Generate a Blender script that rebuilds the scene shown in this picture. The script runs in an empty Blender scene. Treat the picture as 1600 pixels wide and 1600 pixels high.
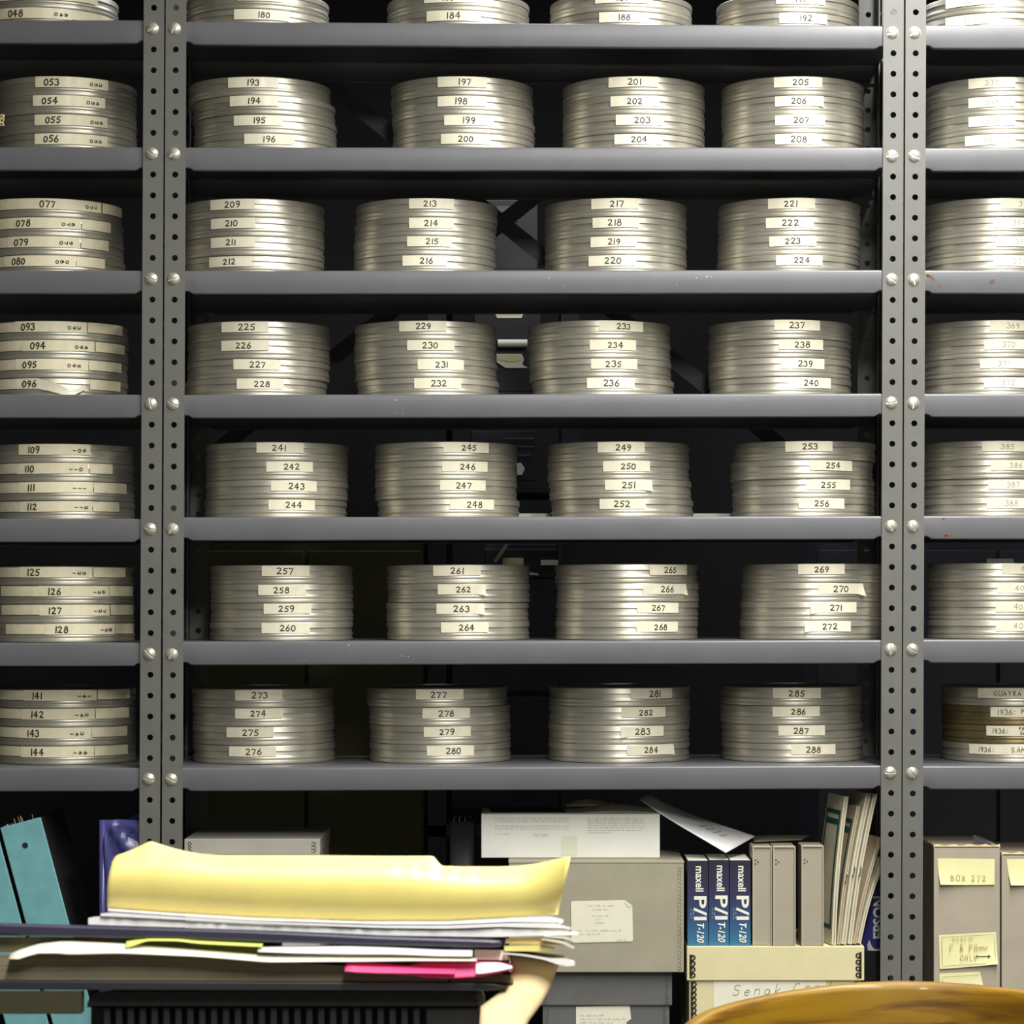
import bpy, bmesh, math, random
from mathutils import Vector, Matrix
random.seed(7)
SC = bpy.context.scene
COL = SC.collection

# ------------------------------------------------------------------ scale and camera
S = 1.15e-3            # metres per photo pixel, measured on the front plane of the shelving
DIST = 4200.0          # camera distance from that plane, in the same pixels
HX, HY = 830.0, 930.0  # foot of the camera on that plane
CAMZ = 1.36
CAMX = (HX - 800) * S

def W(px, py, d=0.0):
    """World point seen at photo position (px, py) and lying d pixels behind the shelf front."""
    r = (DIST + d) / DIST
    return Vector((CAMX + (px - HX) * S * r, d * S, CAMZ + (HY - py) * S * r))

cam_d = bpy.data.cameras.new('camera')
cam = bpy.data.objects.new('camera', cam_d)
COL.objects.link(cam)
cam.location = (CAMX, -DIST * S, CAMZ)
cam.rotation_euler = (math.radians(90), 0, 0)
cam_d.sensor_width = 36.0
cam_d.lens = 36.0 * DIST / 1600.0
cam_d.shift_x = (800 - HX) / 1600.0
cam_d.shift_y = (HY - 800) / 1600.0
cam_d.clip_start = 0.05
cam_d.dof.use_dof = True
cam_d.dof.focus_distance = DIST * S
cam_d.dof.aperture_fstop = 34.0
SC.camera = cam

# ------------------------------------------------------------------ world, lights, exposure
SC.view_settings.view_transform = 'Standard'
SC.view_settings.look = 'None'
SC.view_settings.gamma = 1.0
SC.view_settings.exposure = 0.0
SC.view_settings.use_curve_mapping = False
wd = bpy.data.worlds.new('world')
SC.world = wd
wd.use_nodes = True
wd.node_tree.nodes['Background'].inputs[0].default_value = (0.9, 0.93, 1.0, 1)
wd.node_tree.nodes['Background'].inputs[1].default_value = 0.003

LAMPS = [  # x, y centre, length along y, watts, colour
    (0.95, -1.75, 2.8, 168.0, (1.0, 0.985, 0.94)),
    (0.35, -4.45, 1.6, 145.0, (1.0, 0.985, 0.94)),
    (0.1, 0.86, 0.5, 9.0, (0.86, 0.90, 1.0)),
]
CEIL = 3.25

# ------------------------------------------------------------------ helpers
class MB:
    def __init__(self):
        self.v, self.f = [], []
    def add(self, verts, faces):
        b = len(self.v)
        self.v += [tuple(x) for x in verts]
        self.f += [tuple(b + i for i in f) for f in faces]
    def box(self, x0, x1, y0, y1, z0, z1, M=None):
        p = [(x0,y0,z0),(x1,y0,z0),(x1,y1,z0),(x0,y1,z0),(x0,y0,z1),(x1,y0,z1),(x1,y1,z1),(x0,y1,z1)]
        if M is not None: p = [M @ Vector(q) for q in p]
        self.add(p, [(0,3,2,1),(4,5,6,7),(0,1,5,4),(1,2,6,5),(2,3,7,6),(3,0,4,7)])
    def grid(self, rows, closed=False):
        n, m = len(rows), len(rows[0])
        vs = [p for r in rows for p in r]
        fs = []
        for i in range(n - 1):
            for j in range(m if closed else m - 1):
                k = (j + 1) % m
                fs.append((i*m+j, i*m+k, (i+1)*m+k, (i+1)*m+j))
        self.add(vs, fs)
    def lathe(self, prof, n=96, cap0=False, cap1=False):
        rows = [[(r*math.sin(2*math.pi*j/n), -r*math.cos(2*math.pi*j/n), z) for j in range(n)] for r, z in prof]
        b = len(self.v)
        self.grid(rows, True)
        if cap0: self.f.append(tuple(b + j for j in reversed(range(n))))
        if cap1: self.f.append(tuple(b + (len(prof)-1)*n + j for j in range(n)))
    def tube(self, pts, r, n=8, caps=True):
        pts = [Vector(p) for p in pts]
        rows = []
        for i, p in enumerate(pts):
            t = (pts[min(i+1, len(pts)-1)] - pts[max(i-1, 0)]).normalized()
            a = Vector((0,0,1)) if abs(t.z) < 0.9 else Vector((0,1,0))
            u = t.cross(a).normalized(); w = t.cross(u)
            rr = r[i] if isinstance(r, (list, tuple)) else r
            rows.append([p + (u*math.cos(2*math.pi*k/n) + w*math.sin(2*math.pi*k/n))*rr for k in range(n)])
        b = len(self.v)
        self.grid(rows, True)
        if caps:
            self.f.append(tuple(b + k for k in range(n)))
            self.f.append(tuple(b + (len(rows)-1)*n + k for k in reversed(range(n))))
    def mesh(self, name, mat=None, smooth=None):
        me = bpy.data.meshes.new(name)
        me.from_pydata(self.v, [], self.f)
        bm = bmesh.new(); bm.from_mesh(me)
        bmesh.ops.recalc_face_normals(bm, faces=bm.faces[:])
        bm.to_mesh(me); bm.free()
        if mat: me.materials.append(mat)
        if smooth is not None:
            for p in me.polygons: p.use_smooth = True
            me.set_sharp_from_angle(angle=math.radians(smooth))
        me.update()
        return me

def link(name, me, parent=None, loc=None):
    o = bpy.data.objects.new(name, me)
    COL.objects.link(o)
    if parent: o.parent = parent
    if loc is not None: o.location = loc
    return o

def part(name, mb, mat, parent=None, smooth=None, label=None):
    o = link(name, mb.mesh(name, mat, smooth), parent)
    if label: o['label'] = label
    return o

def thing(name, label, cat, loc=(0,0,0), group=None, rot=(0,0,0)):
    o = bpy.data.objects.new(name, None)
    COL.objects.link(o)
    o.empty_display_size = 0.05
    o.location = loc; o.rotation_euler = rot
    o['label'] = label; o['category'] = cat
    if group: o['group'] = group
    return o

def tag(o, label, cat, group=None):
    o['label'] = label; o['category'] = cat
    if group: o['group'] = group
    return o

def bevel(o, w, seg=2):
    m = o.modifiers.new('bevel', 'BEVEL'); m.width = w; m.segments = seg; m.limit_method = 'ANGLE'
    return o

def solid(o, t, off=-1):
    m = o.modifiers.new('solid', 'SOLIDIFY'); m.thickness = t; m.offset = off
    return o

def lerp(pts, x):
    if x <= pts[0][0]: return pts[0][1]
    for (a, b), (c, d) in zip(pts, pts[1:]):
        if x <= c: return b + (d-b)*(x-a)/(c-a)
    return pts[-1][1]

def smooth_lerp(pts, x, h):
    return sum(lerp(pts, x + k*h) for k in (-1,-.5,0,.5,1))/5

# ------------------------------------------------------------------ materials
def mat(name, col, rough=0.5, metal=0.0, spec=0.5, var=0.0, scale=40.0, rnd=0.0, bump=0.0, bscale=200.0,
        aniso=0.0, stretch=(1,1,1), coat=0.0, col2=None):
    m = bpy.data.materials.new(name); m.use_nodes = True
    nt = m.node_tree; N = nt.nodes; L = nt.links
    b = N['Principled BSDF']
    b.inputs['Base Color'].default_value = (*col, 1)
    b.inputs['Roughness'].default_value = rough
    b.inputs['Metallic'].default_value = metal
    b.inputs['Specular IOR Level'].default_value = spec
    b.inputs['Coat Weight'].default_value = coat
    b.inputs['Coat Roughness'].default_value = 0.2
    src = None
    if var or bump or col2:
        tc = N.new('ShaderNodeTexCoord'); mp = N.new('ShaderNodeMapping')
        mp.inputs['Scale'].default_value = stretch
        L.new(tc.outputs['Object'], mp.inputs['Vector'])
    if var or col2:
        nz = N.new('ShaderNodeTexNoise'); nz.inputs['Scale'].default_value = scale; nz.inputs['Detail'].default_value = 5
        L.new(mp.outputs[0], nz.inputs['Vector'])
        cr = N.new('ShaderNodeValToRGB')
        c2 = col2 if col2 else tuple(c*(1-var) for c in col)
        c1 = col if col2 else tuple(min(1, c*(1+var)) for c in col)
        cr.color_ramp.elements[0].position = 0.32; cr.color_ramp.elements[1].position = 0.68
        cr.color_ramp.elements[0].color = (*c2, 1); cr.color_ramp.elements[1].color = (*c1, 1)
        L.new(nz.outputs['Fac'], cr.inputs['Fac'])
        src = cr.outputs['Color']
    if rnd:
        oi = N.new('ShaderNodeObjectInfo'); mr = N.new('ShaderNodeMapRange')
        mr.inputs['To Min'].default_value = 1-rnd; mr.inputs['To Max'].default_value = 1+rnd*0.5
        L.new(oi.outputs['Random'], mr.inputs['Value'])
        mx = N.new('ShaderNodeMix'); mx.data_type = 'RGBA'; mx.blend_type = 'MULTIPLY'
        mx.inputs['Factor'].default_value = 1
        if src: L.new(src, mx.inputs['A'])
        else: mx.inputs['A'].default_value = (*col, 1)
        cc = N.new('ShaderNodeCombineColor')
        for k in range(3): L.new(mr.outputs[0], cc.inputs[k])
        L.new(cc.outputs[0], mx.inputs['B'])
        src = mx.outputs['Result']
    if src: L.new(src, b.inputs['Base Color'])
    if bump:
        n2 = N.new('ShaderNodeTexNoise'); n2.inputs['Scale'].default_value = bscale; n2.inputs['Detail'].default_value = 4
        L.new(mp.outputs[0], n2.inputs['Vector'])
        bp = N.new('ShaderNodeBump'); bp.inputs['Strength'].default_value = bump; bp.inputs['Distance'].default_value = 0.001
        L.new(n2.outputs['Fac'], bp.inputs['Height']); L.new(bp.outputs[0], b.inputs['Normal'])
    if aniso:
        tg = N.new('ShaderNodeTangent'); tg.direction_type = 'RADIAL'; tg.axis = 'Z'
        b.inputs['Anisotropic'].default_value = aniso
        b.inputs['Anisotropic Rotation'].default_value = 0.25
        L.new(tg.outputs[0], b.inputs['Tangent'])
    return m

M = {}
M['post'] = mat('grey_enamel_post', (0.140, 0.140, 0.127), 0.45, var=0.06, scale=25, bump=0.05, bscale=500)
M['brace'] = mat('dark_strap_steel', (0.035, 0.035, 0.04), 0.5)
M['shelf'] = mat('grey_enamel_shelf', (0.136, 0.137, 0.148), 0.36, var=0.05, scale=14, bump=0.06, bscale=300)
M['bolt'] = mat('zinc_plated_steel', (0.78, 0.75, 0.64), 0.38, 0.75, var=0.1, scale=300)
M['can'] = mat('tinned_can_metal', (0.63, 0.60, 0.505), 0.47, 0.78, var=0.05, scale=9, rnd=0.16, aniso=0.5, stretch=(1,1,6))
M['can_base'] = mat('tinned_can_metal_base', (0.66, 0.63, 0.53), 0.44, 0.78, var=0.05, scale=11, rnd=0.12, aniso=0.5, stretch=(1,1,6))
M['can_brown'] = mat('tarnished_can_metal', (0.24, 0.19, 0.09), 0.5, 0.7, var=0.3, scale=20, aniso=0.6)
M['tape'] = mat('aged_paper_tape', (0.83, 0.78, 0.60), 0.42, var=0.05, scale=60, rnd=0.08, coat=0.25)
M['tape_old'] = mat('yellowed_paper_tape', (0.80, 0.74, 0.52), 0.5, var=0.07, scale=60, rnd=0.08, coat=0.15)
M['ink'] = mat('black_ink', (0.02, 0.02, 0.015), 0.6)
M['pencil'] = mat('pencil_grey', (0.22, 0.20, 0.16), 0.6)
M['rust'] = mat('rust', (0.15, 0.075, 0.045), 0.9, var=0.3, scale=400)
M['chip'] = mat('chipped_paint', (0.45, 0.45, 0.42), 0.6)
M['black'] = mat('black_plastic', (0.006, 0.006, 0.007), 0.65, var=0.2, scale=120)
M['blackcloth'] = mat('black_vinyl_cover', (0.022, 0.022, 0.025), 0.4, bump=0.2, bscale=600)
M['navy'] = mat('navy_vinyl_cover', (0.035, 0.032, 0.06), 0.38, bump=0.1, bscale=400)
M['paper'] = mat('white_paper', (0.86, 0.85, 0.84), 0.7, var=0.03, scale=30)
M['paperedge_shaded'] = mat('paper_pile', (0.22, 0.19, 0.125), 0.8, col2=(0.12, 0.105, 0.065), scale=6, stretch=(0.5, 0.5, 60))  # beige darkened to carry the shade under the overhanging sheets
M['olivepaper'] = mat('olive_card', (0.17, 0.155, 0.08), 0.8, var=0.15, scale=10, stretch=(0.5,0.5,50))  # olive deepened to hold the shade on the pile under the navy binder
M['cream'] = mat('cream_paper', (0.80, 0.76, 0.62), 0.7, var=0.05, scale=30)
M['manila'] = mat('manila_card', (0.84, 0.71, 0.22), 0.42, 0.0, 0.7, var=0.03, scale=50, bump=0.05, bscale=800)
M['manila_tan'] = mat('tan_manila_card', (0.82, 0.66, 0.36), 0.7, var=0.05, scale=30)
M['lime'] = mat('lime_paper', (0.70, 0.80, 0.18), 0.6)
M['pink'] = mat('hot_pink_paper', (0.90, 0.07, 0.25), 0.55, var=0.06, scale=20)
M['brown'] = mat('brown_cardboard', (0.035, 0.031, 0.012), 0.85, var=0.1, scale=50)  # brown darkened so the card wallet has its shadow in the colour
M['taupe_box'] = mat('taupe_archive_board', (0.345, 0.32, 0.235), 0.75, var=0.05, scale=18, bump=0.08, bscale=500)
M['grey_box'] = mat('slate_archive_board', (0.125, 0.125, 0.12), 0.7, var=0.07, scale=25, bump=0.1, bscale=400)
M['cream_box'] = mat('cream_archive_board', (0.70, 0.63, 0.37), 0.7, var=0.04, scale=20)
M['pale_box'] = mat('pale_grey_board', (0.52, 0.49, 0.42), 0.7, var=0.05, scale=20)
M['white_box'] = mat('white_carton', (0.88, 0.88, 0.80), 0.6, var=0.03, scale=20)
M['tan_box'] = mat('mauve_grey_board', (0.40, 0.35, 0.27), 0.8, var=0.06, scale=14, bump=0.1, bscale=300)
M['case'] = mat('taupe_plastic_case', (0.38, 0.34, 0.26), 0.45, var=0.03, scale=20, bump=0.08, bscale=700)
M['case_rim'] = mat('taupe_plastic_rim', (0.46, 0.42, 0.33), 0.35)
M['postit'] = mat('yellow_note_paper', (0.80, 0.76, 0.40), 0.7, var=0.03, scale=30)
M['notecard'] = mat('typed_card', (0.78, 0.75, 0.60), 0.7, var=0.03, scale=30)
M['tape_patch'] = mat('aged_clear_tape', (0.80, 0.80, 0.62), 0.4)
M['note_ink'] = mat('faded_brown_ink', (0.42, 0.33, 0.12), 0.7)
M['teal'] = mat('teal_bookcloth', (0.17, 0.42, 0.45), 0.75, var=0.10, scale=30, bump=0.35, bscale=900, stretch=(1,1,1))
M['bluevinyl'] = mat('blue_vinyl', (0.06, 0.062, 0.21), 0.3)
M['epson'] = mat('royal_blue_carton', (0.03, 0.03, 0.25), 0.45)
M['white_ink'] = mat('white_print', (0.82, 0.82, 0.72), 0.5)
M['staple'] = mat('dark_metal_edge', (0.05, 0.045, 0.035), 0.4, 0.6)
M['metal_edge'] = mat('metal_corner_edge', (0.40, 0.38, 0.32), 0.4, 0.6)
M['green'] = mat('green_frame_print', (0.02, 0.10, 0.07), 0.5)
M['sleeve'] = mat('cream_card_sleeve', (0.62, 0.58, 0.43), 0.65, var=0.06, scale=25)
M['sleeve_tan'] = mat('tan_card_sleeve', (0.48, 0.40, 0.27), 0.65, var=0.08, scale=25)
M['dark'] = mat('charcoal_equipment', (0.024, 0.024, 0.032), 0.5, var=0.2, scale=10)
M['slate'] = mat('slate_blue_panel', (0.10, 0.10, 0.125), 0.55, var=0.08, scale=10)
M['olive'] = mat('olive_panel', (0.05, 0.047, 0.014), 0.7, var=0.1, scale=8)
M['steel'] = mat('dull_steel', (0.45, 0.43, 0.38), 0.4, 0.9)
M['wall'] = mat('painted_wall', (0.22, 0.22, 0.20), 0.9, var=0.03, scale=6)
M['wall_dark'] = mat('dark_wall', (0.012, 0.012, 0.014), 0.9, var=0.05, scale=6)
M['ceiling'] = mat('ceiling_tile', (0.45, 0.45, 0.44), 0.9, var=0.03, scale=30)
M['floor'] = mat('vinyl_floor', (0.06, 0.058, 0.05), 0.6, var=0.08, scale=12)
M['laminate'] = mat('desk_laminate', (0.32, 0.26, 0.18), 0.4, var=0.08, scale=12)

def wood():
    m = bpy.data.materials.new('golden_oak'); m.use_nodes = True
    nt = m.node_tree; N = nt.nodes; L = nt.links; b = N['Principled BSDF']
    tc = N.new('ShaderNodeTexCoord'); mp = N.new('ShaderNodeMapping')
    mp.inputs['Scale'].default_value = (1.0, 1.0, 9.0)
    L.new(tc.outputs['Object'], mp.inputs['Vector'])
    nz = N.new('ShaderNodeTexNoise'); nz.inputs['Scale'].default_value = 6.5; nz.inputs['Detail'].default_value = 6
    nz.inputs['Distortion'].default_value = 1.0
    L.new(mp.outputs[0], nz.inputs['Vector'])
    cr = N.new('ShaderNodeValToRGB')
    e = cr.color_ramp.elements
    e[0].position = 0.30; e[0].color = (0.085, 0.038, 0.0025, 1)
    e[1].position = 0.52; e[1].color = (0.215, 0.115, 0.004, 1)
    k = e.new(0.42); k.color = (0.16, 0.078, 0.003, 1)
    k = e.new(0.75); k.color = (0.25, 0.14, 0.006, 1)
    L.new(nz.outputs['Fac'], cr.inputs['Fac']); L.new(cr.outputs[0], b.inputs['Base Color'])
    b.inputs['Roughness'].default_value = 0.5
    b.inputs['Specular IOR Level'].default_value = 0.25
    b.inputs['Coat Weight'].default_value = 0.08
    return m
M['wood'] = wood()

def vhs_mat():
    """Sleeve print: near-black blue at the top shading to bright blue at the foot (printed artwork)."""
    m = bpy.data.materials.new('printed_tape_sleeve'); m.use_nodes = True
    nt = m.node_tree; N = nt.nodes; L = nt.links; b = N['Principled BSDF']
    tc = N.new('ShaderNodeTexCoord'); sp = N.new('ShaderNodeSeparateXYZ')
    L.new(tc.outputs['Generated'], sp.inputs[0])
    cr = N.new('ShaderNodeValToRGB'); e = cr.color_ramp.elements
    e[0].position = 0.0; e[0].color = (0.045, 0.19, 0.33, 1)
    e[1].position = 1.0; e[1].color = (0.026, 0.022, 0.04, 1)
    k = e.new(0.30); k.color = (0.035, 0.08, 0.19, 1)
    k = e.new(0.60); k.color = (0.035, 0.035, 0.085, 1)
    L.new(sp.outputs['Z'], cr.inputs['Fac']); L.new(cr.outputs[0], b.inputs['Base Color'])
    b.inputs['Roughness'].default_value = 0.35
    return m
M['vhs'] = vhs_mat()

# ------------------------------------------------------------------ room
def structure(name, mb, m):
    o = part(name, mb, m); o['kind'] = 'structure'; return o
RX0, RX1, RY0, RY1 = -3.6, 3.6, -6.2, 2.7
b = MB(); b.box(RX0, RX1, RY0, RY1, -0.08, 0); structure('floor', b, M['floor'])
b = MB(); b.box(RX0, RX1, RY0, RY1, CEIL, CEIL+0.08); structure('ceiling', b, M['ceiling'])
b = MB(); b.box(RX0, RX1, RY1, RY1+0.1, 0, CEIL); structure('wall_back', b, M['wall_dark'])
b = MB(); b.box(RX0, RX1, RY0-0.1, RY0, 0, CEIL); structure('wall_front', b, M['wall'])
b = MB(); b.box(RX0-0.1, RX0, RY0, RY1, 0, CEIL); structure('wall_left', b, M['wall'])
b = MB(); b.box(RX1, RX1+0.1, RY0, RY1, 0, CEIL); structure('wall_right', b, M['wall'])

for k, (lx, ly, ln, pw, colr) in enumerate(LAMPS):
    pos = ['over the aisle to the right', 'over the desk', 'over the aisle behind the shelving'][k]
    t = thing('ceiling_light', 'long white fluorescent ceiling fixture ' + pos, 'ceiling light', (lx, ly, CEIL), 'fluorescent ceiling fixtures')
    b = MB(); b.box(-0.17, 0.17, -ln/2-0.05, ln/2+0.05, -0.05, 0); part('housing', b, M['white_box'], t)
    ld = bpy.data.lights.new('tube_light', 'AREA'); ld.shape = 'RECTANGLE'; ld.size = 0.26; ld.size_y = ln
    ld.energy = pw; ld.color = colr
    lo = bpy.data.objects.new('tube_light', ld); COL.objects.link(lo); lo.parent = t; lo.location = (0, 0, -0.06)

# ------------------------------------------------------------------ shelving
BOLT_Y = [45, 240, 437, 632, 826, 1021.5, 1217]
FLOOR_PY = HY + CAMZ / S
TOP_PY = -290.0
POSTW, THK = 32.0*S, 2.2*S
BACKD = 312.0

def bolt_mesh():
    me = None
    bm = bmesh.new()
    r, h = 9.6*S, 4.6*S
    for sgn in (1, -1):
        b2 = bmesh.new()
        rows = 6
        rings = []
        for i in range(rows):
            a = (math.pi/2)*i/(rows-1)
            rr, zz = r*math.cos(a), h*math.sin(a)**0.9
            if i == rows-1: rings.append([b2.verts.new((0, 0, h))]); break
            rings.append([b2.verts.new((rr*math.cos(2*math.pi*j/24), rr*math.sin(2*math.pi*j/24), zz)) for j in range(24)])
        for i in range(len(rings)-1):
            for j in range(24):
                k = (j+1) % 24
                if len(rings[i+1]) == 1: b2.faces.new((rings[i][j], rings[i][k], rings[i+1][0]))
                else: b2.faces.new((rings[i][j], rings[i][k], rings[i+1][k], rings[i+1][j]))
        g = b2.verts[:] + b2.edges[:] + b2.faces[:]
        res = bmesh.ops.bisect_plane(b2, geom=g, plane_co=(0, sgn*1.5*S, 0), plane_no=(0, sgn, 0), clear_inner=True)
        ed = [e for e in res['geom_cut'] if isinstance(e, bmesh.types.BMEdge)]
        try: bmesh.ops.contextual_create(b2, geom=ed)
        except Exception: pass
        tmp = bpy.data.meshes.new('t'); b2.to_mesh(tmp); b2.free(); bm.from_mesh(tmp); bpy.data.meshes.remove(tmp)
    c = bm.verts.new((0,0,h*0.45)); ring = [bm.verts.new((r*0.97*math.cos(2*math.pi*j/24), r*0.97*math.sin(2*math.pi*j/24), h*0.3)) for j in range(24)]
    for j in range(24): bm.faces.new((ring[j], ring[(j+1)%24], c))
    bmesh.ops.recalc_face_normals(bm, faces=bm.faces[:])
    me = bpy.data.meshes.new('bolt'); bm.to_mesh(me); bm.free()
    me.materials.append(M['bolt'])
    for p in me.polygons: p.use_smooth = True
    me.set_sharp_from_angle(angle=math.radians(40))
    return me
BOLT = bolt_mesh()

def post_mesh(seam, z0, z1, zhole, pitch):
    """Slotted angle post, local x from 0 to POSTW, front face at y=0; seam=+1 puts the side leg at x=POSTW."""
    mb = MB()
    w, t, r = POSTW, THK, 4.7*S
    n = 16
    def leg(P):
        k0 = math.ceil((z0 + pitch*0.5 - zhole)/pitch); k1 = math.floor((z1 - pitch*0.5 - zhole)/pitch)
        zc = [zhole + k*pitch for k in range(k0, k1+1)]
        lo, hi = zc[0]-pitch/2, zc[-1]+pitch/2
        cx = w*0.5
        for z in zc:
            circ = [(cx + r*math.cos(2*math.pi*(j+.5)/n), z + r*math.sin(2*math.pi*(j+.5)/n)) for j in range(n)]
            sq = []
            for j in range(n):
                a = 2*math.pi*(j+.5)/n; ca, sa = math.cos(a), math.sin(a)
                q = min((w/2)/abs(ca), (pitch/2)/abs(sa))
                sq.append((cx + q*ca, z + q*sa))
            corners = {3: (w, z+pitch/2), 11: (0, z-pitch/2), 7: (0, z+pitch/2), 15: (w, z-pitch/2)}
            for side in (0, 1):
                yy = t*side
                vs = [P(x, yy, zz) for x, zz in circ] + [P(x, yy, zz) for x, zz in sq]
                fs = [(j, (j+1)%n, n+(j+1)%n, n+j) for j in range(n)]
                mb.add(vs, fs)
            for j, c in ((1, (w, z+pitch/2)), (5, (0, z+pitch/2)), (9, (0, z-pitch/2)), (13, (w, z-pitch/2))):
                for side in (0, 1):
                    yy = t*side
                    mb.add([P(*((sq[j][0], yy, sq[j][1]))), P(c[0], yy, c[1]), P(sq[(j+1)%n][0], yy, sq[(j+1)%n][1])], [(0,1,2)])
            mb.add([P(x, 0, zz) for x, zz in circ] + [P(x, t, zz) for x, zz in circ], [(j, (j+1)%n, n+(j+1)%n, n+j) for j in range(n)])
        for a, c in ((z0, lo), (hi, z1)):
            for yy in (0, t): mb.add([P(0,yy,a), P(w,yy,a), P(w,yy,c), P(0,yy,c)], [(0,1,2,3)])
        for x in (0, w): mb.add([P(x,0,z0), P(x,t,z0), P(x,t,z1), P(x,0,z1)], [(0,1,2,3)])
        for zz in (z0, z1): mb.add([P(0,0,zz), P(w,0,zz), P(w,t,zz), P(0,t,zz)], [(0,1,2,3)])
    leg(lambda x, y, z: (x, y, z))
    if seam > 0: leg(lambda x, y, z: (w - y - 0.0002, t + x, z))
    else: leg(lambda x, y, z: (y + 0.0002, t + x, z))
    bm = bmesh.new(); me = bpy.data.meshes.new('post'); me.from_pydata(mb.v, [], mb.f); bm.from_mesh(me)
    bmesh.ops.remove_doubles(bm, verts=bm.verts[:], dist=1e-5)
    bmesh.ops.recalc_face_normals(bm, faces=bm.faces[:]); bm.to_mesh(me); bm.free()
    me.materials.append(M['post'])
    return me

POSTS = {  # left edge at y=0, left edge at y=1300, side of the leg seam, first and last bolt y
    'A': (225.0, 218.0, 1, 45, 1217), 'B': (259.3, 253.3, -1, 45, 1217.5),
    'E': (-560.0, -567.0, -1, 45, 1217), 'F': (2166.0, 2160.0, 1, 51.5, 1207),
    'C': (1380.0, 1376.0, 1, 51.5, 1207), 'D': (1414.8, 1409.8, -1, 51.5, 1207.5)}
def post(key, parent, rear=False, shift=0.0):
    x0, x1, seam, b0, b1 = POSTS[key]
    ang = math.atan2(x1 - x0, 1300.0)
    pitch = (b1-b0)/36.0*S
    org = W(x0 + (x1-x0)*FLOOR_PY/1300.0 + shift, FLOOR_PY)
    zh = CAMZ + (HY - b1)*S
    me = post_mesh(seam, 0.0, CAMZ + (HY-TOP_PY)*S, zh, pitch)
    o = link('post', me, parent)
    rx = -ang
    o.rotation_euler = (0, rx, 0)
    o.location = (org.x, -THK + 0.0, 0)
    if rear:
        for v in me.vertices: v.co.y = 2*THK - v.co.y
        me.flip_normals()
        o.location.y = BACKD*S
    else:
        for k in range(7):
            by = b0 + (b1-b0)*k/6.0
            bo = link('bolt', BOLT, o)
            bo.location = (POSTW*0.45, 0.0002, CAMZ + (HY-by)*S)
            bo.rotation_euler = (math.radians(90), random.uniform(0, math.pi), 0)
    return o

def rz_shelf(x0, y0, x1, y1, parent, ch0=True, ch1=True, name='shelf'):
    """Pressed-steel shelf with turned-down lips; (x, y) are the ends of its top front edge on the front plane."""
    H, R, T, FL = 36.5, 3.2, 1.6, 11.0
    def section(lipH, fl):
        p = []
        for k in range(5):
            a = math.pi/2*k/4
            p.append((1.0 + R - R*math.sin(a), -R + R*math.cos(a)))
        p += [(1.0, -lipH+2.0), (1.6, -lipH+.6), (3.0, -lipH), (1.0+fl, -lipH), (1.0+fl, -lipH+T), (1.0+T+1, -lipH+T), (1.0+T, -lipH+T+1), (1.0+T, -R-T)]
        q = p[:]
        # rear lip mirrored, walking inside then outside
        D = BACKD - 1.0
        back = [(2*0 + (D+1.0) - y, z) for y, z in p]
        return q + [(1.0+T+2, -T)] + [((D+1.0)-(1.0+T+2), -T)] + list(reversed(back))
    st = [x0, x0+1]
    if ch0: st = [x0, x0+36, x0+37, x0+43]
    n = 10
    mid = [x0+60 + (x1-x0-120)*k/n for k in range(n+1)]
    en = [x1-43, x1-37, x1-36, x1]
    xs = st + mid + en
    rows = []
    mb = MB()
    for x in xs:
        e = min(x-x0, x1-x)
        lh, fl = (32.5, 5.0) if e <= 36.5 else ((36.5, FL) if e >= 43 else (32.5 + 4*(e-36.5)/6.5, 5 + 6*(e-36.5)/6.5))
        zt = y0 + (y1-y0)*(x-x0)/(x1-x0)
        base = W(x, zt)
        rows.append([(base.x, y*S, base.z + z*S) for y, z in section(lh, fl)])
    mb.grid(rows, True)
    m = len(rows[0])
    mb.f.append(tuple(range(m))); mb.f.append(tuple((len(rows)-1)*m + j for j in reversed(range(m))))
    return part(name, mb, M['shelf'], parent, smooth=50)

SHELF_Y = {  # top front edge heights at left and right ends
    'L': [(31,31),(229,229.5),(422,422.5),(616,616.5),(811,810.5),(1005,1004.5),(1201,1200),(1655,1655)],
    'M': [(33,40),(230,230),(423,421.5),(617,614.5),(808.5,806),(1003,1000),(1200,1196),(1652,1652)],
    'R': [(39,39),(231,230),(422,422),(615,615),(806,806),(999.5,999),(1197,1197),(1650,1650)]}
SPAN = {'L': (-560.0, 257.0), 'M': (259.0, 1413.0), 'R': (1412.0, 2200.0)}
SPAN_DX = {'L': -1.0, 'M': -1.0, 'R': -1.0}

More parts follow.
